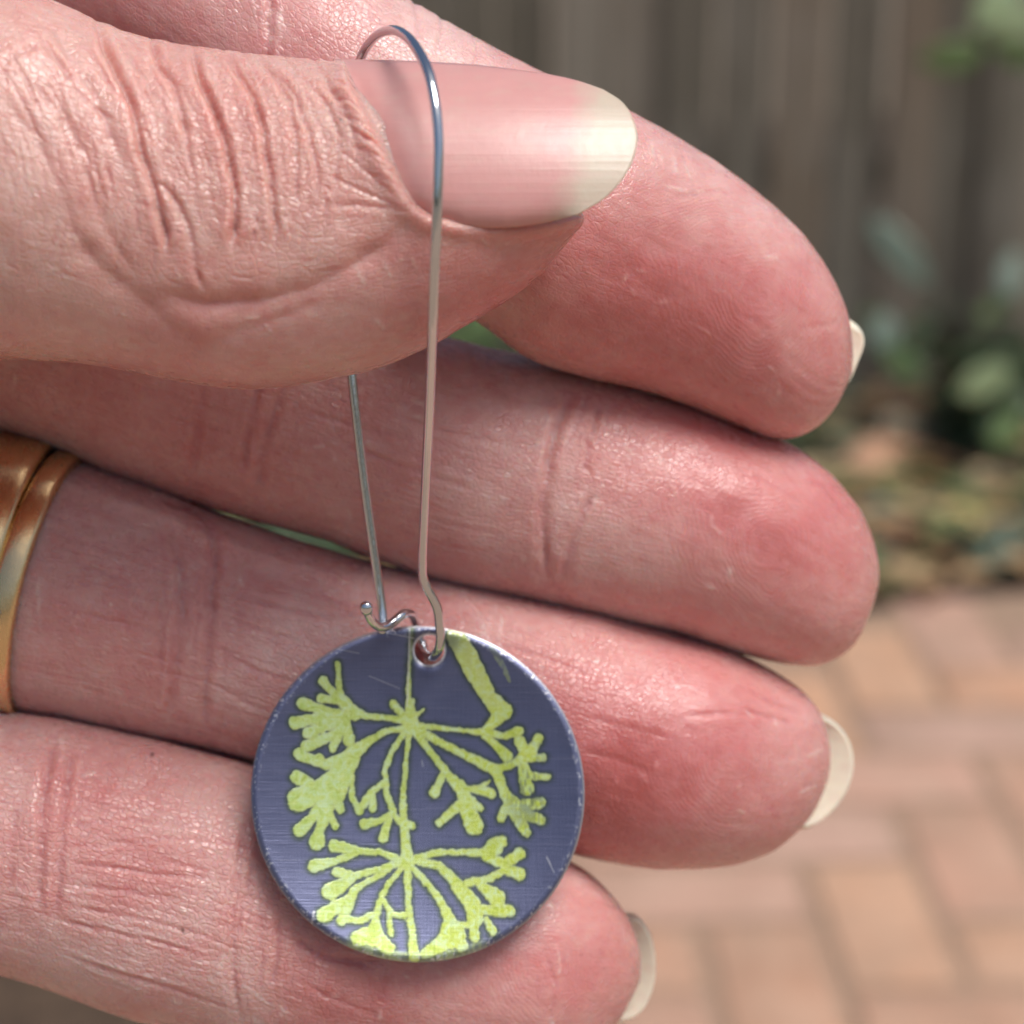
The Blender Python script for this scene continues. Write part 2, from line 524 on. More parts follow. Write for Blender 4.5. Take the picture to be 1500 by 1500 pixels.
# ---- paling fence
def board_mat():
    b = NB('weathered_board')
    p = b.obj(); r = b.rnd()
    off = b.vmul(b.mix(r, (0, 0, 0), (1, 1, 1)), (7.0, 3.0, 11.0))
    g = b.noise(b.vadd(b.vmul(p, (34.0, 34.0, 0.7)), off), 1.0, 6, 0.65)
    s = b.noise(b.vadd(p, off), 3.0, 3, 0.6)
    tint = b.ramp(r, [(0.0, (0.15, 0.135, 0.105)), (0.35, (0.22, 0.20, 0.16)), (0.6, (0.31, 0.28, 0.23)), (0.85, (0.23, 0.17, 0.115)), (1.0, (0.26, 0.245, 0.21))])
    c = b.mix(b.ramp(g, [(0.30, 0.85), (0.62, 0.0)]), tint, (0.062, 0.053, 0.040))
    c = b.mix(b.ramp(s, [(0.45, 0.0), (0.75, 0.5)]), c, (0.27, 0.25, 0.215))
    return b.set(Base_Color=c, Roughness=0.9, Normal=b.bump(g, 0.004))
M_board = board_mat()
FY = 3.75
fence = empty('fence', (0.3, FY, 0))
tag(fence, 'tall weathered grey timber paling fence behind the garden bed', 'fence')
FANG = R(4.0)
rf = random.Random(11)
x = -3.6
def box_mesh(name, sx, sy, sz, mat, bev=0.003):
    bm = bmesh.new(); bmesh.ops.create_cube(bm, size=1.0)
    for v in bm.verts: v.co = (v.co.x * sx, v.co.y * sy, (v.co.z + 0.5) * sz)
    bmesh.ops.bevel(bm, geom=list(bm.edges), offset=bev, segments=1, affect='EDGES')
    me = bpy.data.meshes.new(name); bm.to_mesh(me); bm.free(); me.materials.append(mat)
    return me
BW = [box_mesh('board', w, 0.018, 1.85, M_board) for w in (0.088, 0.098, 0.092)]
fi = 0
while x < 3.4:
    me = BW[fi % 3]; w = (0.088, 0.098, 0.092)[fi % 3]
    o = bpy.data.objects.new('board', me)
    lap = 0.012 if fi % 2 else -0.010
    o.location = ((x + w / 2) * math.cos(FANG), (x + w / 2) * math.sin(FANG) + lap, -0.04 + rf.uniform(-.02, .02))
    o.rotation_euler = (rf.uniform(-.006, .006), rf.uniform(-.008, .008), FANG + rf.uniform(-.03, .03))
    o.parent = fence; col.objects.link(o)
    x += w + rf.choice((-0.012, 0.004, 0.012)); fi += 1
for z in (0.35, 1.45):
    o = bpy.data.objects.new('rail', box_mesh('rail', 7.2, 0.035, 0.075, M_board))
    o.location = (0, 0.045, z); o.rotation_euler = (0, 0, FANG); o.parent = fence; col.objects.link(o)

# ---- plants and fallen leaves
def leaf_mat(name, a, c, rough=0.5):
    b = NB(name)
    p = b.obj(); f = b.noise(p, 30.0, 4, 0.6)
    r = b.rnd()
    cc = b.mix(b.math('MULTIPLY_ADD', r, 0.6, b.math('MULTIPLY', f, 0.4)), a, c)
    return b.set(Base_Color=cc, Roughness=rough, Normal=b.bump(f, 0.002), Subsurface_Weight=0.1, Subsurface_Scale=0.003)

def leaf_mesh(name, L, Wd, mat, curl=0.25, fold=0.18, n=9):
    V, Fc = [], []
    for i in range(n):
        t = i / (n - 1)
        w = Wd * 0.5 * (math.sin(math.pi * min(1, t * 0.97 + 0.015)) ** 0.75) * (1.15 - 0.4 * t)
        y = L * t; z = -curl * L * t * t
        for s in (-1, -0.5, 0, 0.5, 1):
            V.append((s * w, y, z + abs(s) * w * fold + 0.04 * w * math.sin(9 * t + 3 * s)))
    for i in range(n - 1):
        for j in range(4): a = i * 5 + j; Fc.append((a, a + 1, a + 6, a + 5))
    V = np.array(V); k = len(V)
    V2 = V - np.array([0, 0, 0.0006])                       # a leaf has two faces and a little body
    Fc2 = [tuple(q + k for q in f[::-1]) for f in Fc]
    rim = [i * 5 for i in range(n)] + [(n - 1) * 5 + j for j in range(1, 5)] + [i * 5 + 4 for i in range(n - 2, -1, -1)] + [3, 2, 1]
    rf_ = [(rim[i], rim[(i + 1) % len(rim)], rim[(i + 1) % len(rim)] + k, rim[i] + k) for i in range(len(rim))]
    return mesh_from(name, np.vstack([V, V2]), Fc + Fc2 + rf_, mat)

M_leaf_dark = leaf_mat('leaf_dark_green', (0.03, 0.055, 0.026), (0.085, 0.13, 0.06))
M_leaf_mid = leaf_mat('leaf_mid_green', (0.06, 0.115, 0.035), (0.15, 0.23, 0.09))
M_leaf_pale = leaf_mat('leaf_pale_green', (0.16, 0.24, 0.11), (0.30, 0.38, 0.22), 0.4)
M_leaf_grey = leaf_mat('leaf_grey_green', (0.10, 0.15, 0.12), (0.17, 0.23, 0.18), 0.5)
M_stem = simple_tex('plant_stem', (0.06, 0.075, 0.03), (0.10, 0.085, 0.05), 60.0, 0.8)

def plant(base, label, mat, n_leaves, L, Wd, height, spread, seed, extra=(), group=None):
    """stems rising from base, each carrying leaves; every leaf is a part"""
    r = random.Random(seed)
    t = empty('leafy_plant', base)
    tag(t, label, 'plant', group)
    meshes = [leaf_mesh('leaf', L * s, Wd * s, mat, c) for s, c in ((1, .3), (.8, .15), (1.1, .45))]
    ns = max(2, n_leaves // 9)
    for k in range(ns):
        a = r.uniform(0, 2 * math.pi); lean = r.uniform(0.2, 1.0) * spread; hh = height * r.uniform(0.6, 1.0)
        pts = [np.array([math.cos(a) * lean * s * s, math.sin(a) * lean * s * s, hh * s - 0.02]) for s in np.linspace(0, 1, 8)]
        V, Fc = tube(pts, np.linspace(0.006, 0.002, 8), 6)
        o = bpy.data.objects.new('stem', mesh_from('stem', V, Fc, M_stem)); o.parent = t; col.objects.link(o)
        for q in range(n_leaves // ns):
            s = r.uniform(0.25, 1.0); i = min(6, int(s * 7))
            p = pts[i] + (pts[i + 1] - pts[i]) * (s * 7 - i)
            o = bpy.data.objects.new('leaf', r.choice(meshes)); o.parent = t
            o.location = p
            o.rotation_euler = (r.uniform(-0.5, 0.9), r.uniform(-.5, .5), r.uniform(0, 2 * math.pi))
            o.scale = (1, 1, 1)
            col.objects.link(o)
    for (wp, eul, m, sL, sW) in extra:      # leaves the photograph shows singly
        o = bpy.data.objects.new('leaf', leaf_mesh('leaf', sL, sW, m, 0.12)); o.parent = t
        o.location = np.asarray(wp) - np.asarray(base); o.rotation_euler = eul
        col.objects.link(o)
    return t

def gp(px, py): return tuple(on_ground(px, py))
g = on_ground(1420, 640)
plant(gp(1425, 655), 'dark green bushy plant at the foot of the fence, right of the fingertips', M_leaf_dark, 170, 0.085, 0.038, 0.26, 0.22, 21,
      extra=[(on_depth_y(1278, 318, 3.25), (R(112), R(140), 0), M_leaf_grey, 0.15, 0.055),
             (on_depth_y(1400, 572, 3.0), (R(60), R(85), 0), M_leaf_pale, 0.13, 0.06),
             (on_depth_y(1290, 520, 3.15), (R(70), R(10), 0), M_leaf_grey, 0.07, 0.05),
             (on_depth_y(1430, 470, 3.2), (R(70), R(60), 0), M_leaf_mid, 0.10, 0.035), (on_depth_y(1350, 560, 3.1), (R(60), R(-50), 0), M_leaf_mid, 0.09, 0.045), (on_depth_y(1470, 440, 3.2), (R(65), R(20), 0), M_leaf_grey, 0.09, 0.045), (on_depth_y(1450, 650, 3.0), (R(50), R(70), 0), M_leaf_mid, 0.10, 0.05)])
plant(gp(1620, 640), 'leafy shrub with pale upper leaves at the right edge of the fence', M_leaf_mid, 120, 0.085, 0.04, 0.78, 0.28, 5,
      extra=[(on_depth_y(1490, -30, 3.3), (R(118), R(225), 0), M_leaf_pale, 0.11, 0.075),
             (on_depth_y(1530, 20, 3.35), (R(112), R(250), 0), M_leaf_pale, 0.10, 0.05),
             (on_depth_y(1440, 75, 3.45), (R(100), R(262), 0), M_leaf_mid, 0.11, 0.06),
             (on_depth_y(1530, 90, 3.4), (R(80), R(285), 0), M_leaf_mid, 0.09, 0.05)])
plant(gp(1120, 640), 'low dark green plant against the fence, hidden mostly by the index fingertip', M_leaf_dark, 36, 0.10, 0.04, 0.10, 0.16, 8)
plant(gp(690, 640), 'green plant glimpsed between thumb, index and middle finger', M_leaf_mid, 45, 0.13, 0.05, 0.28, 0.22, 9)
plant(gp(470, 850), 'green plant glimpsed in the slit between middle and ring finger', M_leaf_dark, 45, 0.12, 0.05, 0.14, 0.25, 10)
plant(gp(-95, 1392), 'small green tuft beside the paving at lower left', M_leaf_mid, 27, 0.07, 0.03, 0.05, 0.07, 14)
plant(gp(1530, 815), 'grey green ground plant at the bed edge on the right', M_leaf_grey, 36, 0.085, 0.045, 0.06, 0.12, 17)

def fallen(px, py, L, Wd, ang, c1, c2, label, tilt=0.2, z=0.03):
    p = on_ground(px, py, z)
    L, Wd = L * 1.25, Wd * 1.5
    z += 0.03
    m = leaf_mat('fallen_leaf', c1, c2, 0.6)
    me = leaf_mesh('fallen_leaf', L, Wd, m, 0.2, 0.3)
    me.transform(Matrix.Translation((0, -L / 2, 0)))
    o = link('fallen_leaf', me)
    o.location = p; o.rotation_euler = (tilt, 0.15, R(ang))
    tag(o, label, 'leaf', 'fallen leaves on the bed')
fallen(1298, 668, 0.13, 0.075, -70, (0.52, 0.28, 0.17), (0.62, 0.38, 0.25), 'large peach coloured dead leaf beside the middle fingertip', 0.35)
fallen(1330, 622, 0.11, 0.06, -40, (0.36, 0.33, 0.24), (0.45, 0.40, 0.30), 'pale dry leaf lying above the peach leaf', 0.3)
fallen(1335, 690, 0.10, 0.05, 80, (0.20, 0.12, 0.035), (0.27, 0.17, 0.06), 'brown curled leaf just below the peach leaf', 0.0)
fallen(1458, 640, 0.10, 0.07, 30, (0.36, 0.36, 0.33), (0.44, 0.43, 0.41), 'silvery grey dead leaf near the right edge', 0.3)
fallen(1345, 742, 0.15, 0.07, 80, (0.14, 0.20, 0.18), (0.20, 0.27, 0.24), 'blue green leaf lying between the orange and yellow leaves', 0.3)
fallen(1412, 758, 0.12, 0.05, -40, (0.50, 0.38, 0.14), (0.62, 0.50, 0.24), 'yellow dead leaf pointing at the blue green leaf', 0.3)
fallen(1298, 788, 0.09, 0.06, 75, (0.50, 0.22, 0.10), (0.58, 0.30, 0.16), 'orange dead leaf touching the middle fingertip', 0.3)
fallen(1380, 790, 0.10, 0.06, 60, (0.30, 0.18, 0.11), (0.40, 0.24, 0.16), 'rust brown dead leaf under the yellow leaf', 0.2)
fallen(1432, 806, 0.10, 0.045, -150, (0.22, 0.26, 0.16), (0.33, 0.38, 0.25), 'pale green leaf right of the rust brown leaf', 0.3)
fallen(1235, 640, 0.12, 0.06, 20, (0.16, 0.18, 0.10), (0.22, 0.22, 0.14), 'olive leaf showing between index and middle fingertips', 0.3)
fallen(1320, 835, 0.16, 0.08, -80, (0.14, 0.09, 0.07), (0.18, 0.12, 0.10), 'dark brown leaf flat on the soil at the paving edge', 0.0, 0.012)
# leaf mould: uncountable scraps
V, Fc = [], []
rl = random.Random(4)
for _ in range(2200):
    s = rl.uniform(-1.6, 1.5); d = abs(rl.gauss(0.02, 0.5)) + 0.015
    p = EDGE_A + EDGE_D * s + EDGE_N * d
    a = rl.uniform(0, 6.28); L = rl.uniform(.015, .075); w = L * rl.uniform(.3, .55)
    k = len(V); z = 0.012 + rl.uniform(0, .02)
    for (u, v, h) in ((-1, 0, 0), (0, -1, .3), (1, 0, .1), (0, 1, .35)):
        V.append((p[0] + math.cos(a) * u * L - math.sin(a) * v * w, p[1] + math.sin(a) * u * L + math.cos(a) * v * w, z + h * w))
    Fc.append((k, k + 1, k + 2, k + 3))
b = NB('leaf_mould')
isl = b.t.nodes.new('ShaderNodeNewGeometry').outputs['Random Per Island']
b.set(Base_Color=b.ramp(isl, [(0.0, (0.08, 0.045, 0.028)), (0.25, (0.22, 0.11, 0.055)), (0.45, (0.05, 0.085, 0.03)), (0.6, (0.14, 0.21, 0.08)), (0.75, (0.40, 0.20, 0.10)), (0.9, (0.48, 0.36, 0.20)), (0.97, (0.10, 0.15, 0.12))]), Roughness=0.8)
tag(link('leaf_mould', mesh_from('leaf_mould', V, Fc, b.mat, smooth=False)), 'scraps of dead leaves covering the garden bed', 'leaf litter', kind='stuff')

# ================================================================== HAND
M_skin = skin_material()
mm = 0.001

def nail_poly():
    cut = [(500, 92), (512, 125), (532, 165), (556, 215), (582, 265), (606, 304)]
    low = [(606, 304), (630, 318), (680, 327), (740, 330), (800, 323), (846, 314)]
    fre = [(846, 314), (884, 288), (913, 250), (930, 210), (925, 180), (905, 152), (872, 130)]
    top = [(872, 130), (800, 108), (700, 95), (600, 88), (500, 84)]
    return cut, low, fre, top
NCUT, NLOW, NFRE, NTOP = nail_poly()
NAIL_POLY = np.array([(500, 60)] + NCUT[1:] + NLOW[1:] + NFRE[1:] + [(872, 60)], float)

def in_poly_sd(X, Y, poly):
    d, _ = seg_dist(X, Y, np.vstack([poly, poly[:1]]))
    ins = np.zeros(X.shape, bool)
    n = len(poly)
    for i in range(n):
        x0, y0 = poly[i]; x1, y1 = poly[(i + 1) % n]
        c = ((y0 > Y) != (y1 > Y)) & (X < (x1 - x0) * (Y - y0) / (y1 - y0 + 1e-12) + x0)
        ins ^= c
    return np.where(ins, -d, d)

# each row: upper outline x,y, lower outline x,y, depth of the axis (mm), front/back thickness as a share of the half width
THUMB = [(-1250, -60, -1150, 1150, 150, 0.6, 0.6), (-850, -80, -760, 1050, 142, 0.66, 0.66), (-500, -75, -460, 800, 135.5, 0.74, 0.74), (-280, -66, -260, 600, 132.5, 0.84, 0.84), (-150, -52, -150, 545, 131.5, 0.86, 0.84), (0, -20, 0, 526, 130.5, 0.86, 0.82), (75, 4, 62, 528, 130, 0.85, 0.8), (145, 33, 130, 534, 130, 0.84, 0.78), (230, 60, 215, 548, 130, 0.82, 0.75), (330, 78, 322, 567, 129.8, 0.79, 0.72), (430, 89, 432, 565, 129.6, 0.77, 0.72), (520, 93, 535, 543, 129.3, 0.77, 0.74), (600, 95, 622, 511, 129, 0.79, 0.78), (680, 100, 702, 467, 129, 0.82, 0.82), (750, 109, 770, 419, 129, 0.85, 0.85), (805, 122, 816, 375, 129, 0.88, 0.85), (840, 143, 842, 340, 129, 0.9, 0.85), (860, 180, 852, 303, 129, 0.9, 0.85), (868, 240, 868, 240.5, 129.2, 0.9, 0.85)]
INDEX = [(-900, -250, -880, 150, 156, 0.85, 0.85), (-500, -300, -500, 90, 153.0, 0.88, 0.88), (-100, -310, -120, 70, 150.0, 0.9, 0.9), (200, -270, 130, 100, 147.4, 0.9, 0.9), (420, -130, 290, 190, 145.5, 0.88, 0.88), (600, 2, 418, 280, 144.2, 0.88, 0.88), (740, 82, 560, 360, 144.2, 0.9, 0.9), (830, 126, 650, 430, 144.2, 0.92, 0.9), (900, 158, 715, 482, 144.8, 0.94, 0.9), (960, 189, 770, 524, 145.6, 0.95, 0.9), (1020, 224, 845, 549, 146.6, 0.95, 0.9), (1085, 266, 930, 571, 147.6, 0.95, 0.88), (1140, 310, 1010, 597, 148.4, 0.95, 0.86), (1185, 358, 1080, 625, 149.0, 0.95, 0.84), (1218, 408, 1135, 641, 149.6, 0.95, 0.82), (1238, 455, 1180, 634, 150.0, 0.95, 0.8), (1247, 500, 1215, 606, 150.36, 0.95, 0.8), (1248, 545, 1247, 549, 150.4, 0.95, 0.8)]
MIDDLE = [(-900, 150, -900, 520, 158, .9, .9), (-400, 200, -450, 540, 154, .9, .9), (60, 300, -10, 630, 152, .92, .9), (160, 338, 80, 664, 151.8, .92, .9), (290, 383, 205, 708, 151.6, .9, .9), (430, 425, 345, 755, 151.6, .86, .9), (560, 465, 485, 794, 151.8, .88, .9),
          (650, 492, 565, 826, 152, .9, .9), (740, 515, 655, 854, 152.2, .88, .9), (850, 540, 765, 878, 152.4, .88, .9), (960, 572, 880, 904, 152.6, .94, .88), (1060, 607, 990, 929, 152.9, .98, .86), (1140, 641, 1080, 956, 153.4, .98, .84),
          (1200, 680, 1148, 974, 154, .96, .82), (1247, 730, 1202, 973, 154.8, .95, .8), (1276, 787, 1246, 945, 155.5, .95, .8), (1286, 838, 1274, 893, 156, .95, .8), (1284, 866, 1283.5, 868, 156.2, .95, .8)]
RING = [(-900, 480, -900, 880, 157, .9, .9), (-450, 560, -500, 945, 154.5, .88, .9), (-150, 604, -190, 1005, 153, .88, .9), (10, 638, -35, 1032, 152.4, .88, .9), (110, 670, 50, 1047, 152.2, .9, .9), (210, 704, 150, 1066, 152, .9, .9), (300, 742, 240, 1084, 152, .86, .9), (345, 760, 290, 1095, 152, .84, .9),
        (440, 792, 375, 1118, 152, .85, .9), (540, 821, 470, 1145, 152.2, .87, .9), (640, 843, 570, 1175, 152.3, .86, .9), (740, 862, 670, 1205, 152.4, .86, .9), (850, 886, 780, 1232, 152.6, .92, .88), (960, 916, 880, 1257, 153, .96, .86),
        (1060, 948, 980, 1271, 153.4, .98, .84), (1130, 981, 1070, 1264, 153.9, .96, .82), (1180, 1016, 1135, 1239, 154.5, .95, .8), (1207, 1060, 1182, 1198, 155, .95, .8), (1215, 1108, 1208, 1152, 155.4, .95, .8), (1214, 1130, 1213.5, 1132, 155.5, .95, .8)]
PINKY = [(-900, 830, -900, 1290, 152, .9, .9), (-450, 940, -480, 1370, 149, .85, .9), (-180, 1010, -220, 1396, 148.4, .85, .9), (0, 1038, -35, 1416, 148.8, .85, .9), (110, 1055, 55, 1440, 149, .82, .9), (220, 1080, 150, 1473, 149.2, .82, .9), (330, 1108, 250, 1502, 149.5, .84, .9),
         (440, 1142, 360, 1530, 149.8, .83, .9), (560, 1190, 480, 1556, 150, .84, .88), (680, 1219, 600, 1572, 150.2, .86, .86), (780, 1243, 700, 1577, 150.5, .9, .84), (850, 1273, 780, 1569, 150.9, .93, .82), (900, 1318, 845, 1545, 151.4, .93, .8),
         (928, 1365, 892, 1508, 152, .93, .8), (938, 1412, 922, 1464, 152.4, .93, .8), (937, 1438, 936.5, 1440, 152.6, .93, .8)]

# explicit folds and creases: polyline in photograph pixels, half width (px), depth (mm)
CREASE = {
 'thumb': [
  ([(140, 20), (152, 62), (170, 100), (192, 150), (202, 198), (214, 242), (230, 290), (242, 345), (247, 385)], 5.5, .55),
  ([(222, 50), (230, 92), (255, 122), (266, 165), (272, 200)], 5, .34),
  ([(282, 66), (292, 116), (316, 168), (332, 216), (344, 272), (346, 325), (339, 375)], 5.2, .55),
  ([(330, 74), (350, 106), (372, 142), (384, 182), (390, 230), (398, 280), (405, 330), (404, 365)], 4.5, .45),
  ([(375, 86), (405, 116), (425, 150), (433, 200), (434, 255), (430, 305)], 4.5, .26),
  ([(400, 100), (432, 140), (452, 190), (464, 240), (466, 285)], 4, .24),
  ([(440, 110), (478, 150), (498, 200), (494, 250), (490, 300)], 3.5, .18),
  ([(470, 110), (505, 160), (520, 205), (528, 240)], 3, .12),
  ([(230, 262), (262, 300), (278, 340), (288, 400), (298, 430)], 5, .22),
  ([(30, 110), (90, 165), (120, 225), (140, 300), (170, 360), (200, 410)], 11, .17),
  ([(0, 140), (50, 195), (85, 270), (110, 340), (150, 400)], 11, .14),
  ([(70, 30), (105, 85), (135, 130), (160, 190), (175, 240)], 8, .15),
  ([(55, 65), (30, 78), (0, 95)], 5, .14), ([(60, 62), (85, 90), (110, 118)], 5, .14),
  ([(170, 180), (130, 150), (100, 120)], 4, .10), ([(185, 150), (150, 110), (125, 80)], 4, .1),
  ([(225, 430), (300, 447), (380, 442), (450, 424), (520, 388), (580, 345), (606, 316)], 17, .36),
  ([(100, 350), (180, 420), (240, 470), (275, 500), (290, 540)], 22, .22),
  ([(470, 300), (520, 300), (570, 305), (603, 312)], 4, .12), ([(480, 255), (530, 280), (590, 306)], 3, .10), ([(500, 220), (540, 255), (592, 300)], 3, .08),
  ([(275, 520), (330, 490), (400, 470), (480, 440)], 14, .10)],
 'index': [
  ([(395, -60), (394, 0), (392, 60), (388, 120)], 5, .25), ([(640, 0), (650, 40), (640, 90)], 4, .16), ([(600, -30), (615, 40), (605, 90)], 4, .16),
  ([(690, 50), (700, 80), (690, 120)], 4, .14), ([(985, 290), (1040, 280), (1080, 282)], 4, .10), ([(955, 215), (965, 245)], 3, .10), ([(1000, 225), (1012, 262)], 3, .10),
  ([(1170, 485), (1205, 480), (1230, 470)], 4, .08)],
 'middle': [
  ([(842, 560), (815, 630), (800, 700), (796, 770), (802, 850)], 7, .30), ([(868, 720), (850, 760), (835, 800), (822, 850)], 6, .24), ([(880, 590), (862, 650), (858, 700)], 5, .16),
  ([(415, 560), (402, 610), (385, 660), (375, 720)], 7, .28), ([(380, 560), (365, 620), (352, 690)], 6, .22), ([(300, 560), (292, 620), (280, 690)], 6, .16),
  ([(560, 600), (640, 630), (740, 650)], 4, .10), ([(480, 640), (580, 680), (700, 720)], 4, .10), ([(440, 600), (520, 625), (600, 640)], 3.5, .10), ([(1080, 690), (1120, 700), (1180, 740)], 4.5, .05), ([(1180, 700), (1210, 715), (1260, 780)], 4, .08)],
 'ring': [
  ([(292, 735), (305, 765), (316, 800), (312, 860), (306, 940), (300, 1010), (298, 1075)], 7, .30), ([(250, 760), (262, 820), (268, 900), (258, 980), (246, 1060)], 7, .24), ([(235, 880), (236, 960), (230, 1040)], 5, .16),
  ([(300, 760), (280, 745), (240, 735)], 8, .2), ([(318, 860), (380, 882), (460, 900), (540, 905)], 4, .14), ([(320, 900), (400, 930), (480, 945)], 4, .12), ([(315, 950), (380, 985), (440, 1000)], 4, .12), ([(310, 1000), (360, 1030), (400, 1045)], 4, .1),
  ([(90, 890), (150, 905), (220, 925)], 4, .1), ([(100, 820), (170, 845), (200, 860)], 4, .12), ([(720, 945), (790, 960), (870, 990)], 4, .1),
  ([(860, 1050), (920, 1065), (980, 1080)], 4.9, .05), ([(850, 1100), (900, 1110), (950, 1130)], 4.9, .05), ([(1060, 1030), (1110, 1045), (1165, 1060)], 4, .12), ([(1090, 1005), (1130, 1030), (1180, 1045)], 3.5, .12), ([(1000, 1050), (1060, 1045), (1110, 1048)], 4, .1)],
 'pinky': [
  ([(80, 1065), (72, 1120), (63, 1180), (60, 1250), (56, 1340)], 7, .28), ([(108, 1090), (98, 1150), (90, 1220), (86, 1290), (78, 1350)], 6, .26), ([(22, 1180), (20, 1250), (14, 1310)], 6, .16),
  ([(360, 1200), (352, 1260), (345, 1330), (340, 1420), (352, 1500)], 6, .22), ([(372, 1260), (360, 1320), (350, 1370)], 5, .16), ([(410, 1340), (406, 1400), (398, 1450)], 6, .18), ([(385, 1330), (380, 1400)], 4, .12),
  ([(98, 1264), (160, 1270), (230, 1281), (320, 1287)], 3.5, .17), ([(96, 1296), (180, 1305), (280, 1322)], 3.5, .14), ([(90, 1240), (150, 1238), (250, 1228), (330, 1236)], 3, .10), ([(90, 1348), (150, 1362), (230, 1380), (300, 1400)], 3, .10), ([(80, 1395), (160, 1420), (260, 1450), (350, 1482)], 3, .10), ([(90, 1325), (200, 1345), (320, 1375)], 3, .1),
  ([(100, 1210), (200, 1200), (300, 1212)], 3, .09), ([(430, 1375), (470, 1400), (540, 1412)], 6, .2), ([(430, 1430), (480, 1460), (560, 1490)], 4, .1), ([(800, 1400), (815, 1440), (805, 1500)], 3, .1)],
}
# blood under the skin: (px, py, radius, amount); positive is redder, negative paler
FLUSH = {
 'thumb': [(700, 400, 120, .25), (300, 500, 140, .05), (760, 350, 90, .12), (60, 400, 200, -.08), (330, 250, 160, .05)],
 'index': [(1080, 440, 120, .38), (940, 480, 130, .20), (1180, 560, 100, .15), (880, 400, 120, .25), (1150, 340, 60, -.15), (250, 20, 200, .15), (640, 60, 80, -.1)],
 'middle': [(1050, 700, 130, .38), (1150, 800, 130, .30), (880, 680, 110, .10), (1230, 860, 90, .05), (940, 800, 90, -.18), (1080, 880, 90, -.05), (600, 620, 150, .08), (250, 620, 200, .22)],
 'ring': [(900, 1080, 150, .45), (1090, 1080, 130, .22), (880, 1180, 120, .3), (1010, 1160, 90, -.05), (170, 960, 130, .12), (430, 950, 150, .0), (110, 1010, 60, -.15), (700, 950, 120, .1)],
 'pinky': [(520, 1430, 130, .32), (780, 1400, 140, .18), (870, 1430, 80, .1), (150, 1150, 130, .16), (200, 1300, 120, .04), (300, 1400, 100, -.05), (100, 1420, 80, -.25), (330, 1460, 60, -.15)],
}
PAD = {'index': (1110, 430), 'middle': (1130, 800), 'ring': (1070, 1110), 'pinky': (800, 1410), 'thumb': (780, 420)}

RES = {'thumb': (640, 300, 70), 'index': (480, 210, 70), 'middle': (500, 220, 70), 'ring': (500, 220, 70), 'pinky': (540, 250, 70)}

def fine_lines(key, S):
    """many short shallow skin lines that follow the flow of each finger"""
    r = random.Random('lines' + key)
    out = []
    n = len(S)
    def pt(i, t):
        q = S[int(np.clip(i, 0, n - 1))]
        return ((q[0] + q[2]) / 2 + t * (q[0] - q[2]) / 2, (q[1] + q[3]) / 2 + t * (q[1] - q[3]) / 2)
    if key == 'thumb':
        for _ in range(150):
            x, y = r.uniform(-10, 480), r.uniform(40, 330)
            pl = [(x, y)]
            for k in range(r.randint(3, 9)):
                x += 11 * 0.75 * (1 - (y - 40) / 260) + r.uniform(-2, 2); y += 11
                pl.append((x, y))
            if pl[-1][1] < 430: out.append((pl, r.uniform(2.0, 3.4), r.uniform(.03, .10)))
        for _ in range(70):
            x, y = r.uniform(-10, 520), r.uniform(60, 420)
            a = r.uniform(-0.5, 0.9); L = r.uniform(12, 40)
            out.append(([(x, y), (x + L * math.cos(a), y + L * math.sin(a))], r.uniform(1.8, 2.6), r.uniform(.02, .06)))
        for _ in range(34):
            t = r.random(); x1, y1 = 515 + 85 * t, 130 + 165 * t
            L = r.uniform(20, 70); a = R(25 + 10 * r.random())
            out.append(([(x1 - L * math.cos(a), y1 - L * math.sin(a)), (x1 - L / 2 * math.cos(a), y1 - L / 2 * math.sin(a) + r.uniform(-3, 3)), (x1, y1)], r.uniform(1.8, 2.8), r.uniform(.03, .08)))
        return out
    i0 = int(np.argmin(np.abs((S[:, 0] + S[:, 2]) / 2 + 20)))
    nl = {'index': 14, 'middle': 50, 'ring': 65, 'pinky': 90}[key]
    for _ in range(nl):
        i = r.randint(i0, int(n * 0.62)); t = r.uniform(-.75, .75); dt = r.uniform(-.004, .004)
        L = r.randint(6, 26)
        pl = [pt(i + 2 * k, t + dt * k + r.uniform(-.008, .008)) for k in range(0, L, 3)]
        if len(pl) > 1: out.append((pl, r.uniform(2.0, 3.2), r.uniform(.015, .045)))
    for pl0, w, dep in CREASE[key]:                      # finer companions beside each joint crease
        if w < 5: continue
        for _ in range(4):
            dx, dy = r.uniform(-26, 26), r.uniform(-6, 6)
            k0 = r.randint(0, max(0, len(pl0) - 2))
            out.append(([(x + dx + r.uniform(-3, 3), y + dy) for x, y in pl0[k0:k0 + 3]], r.uniform(2.0, 3.0), r.uniform(.04, .09)))
    return out

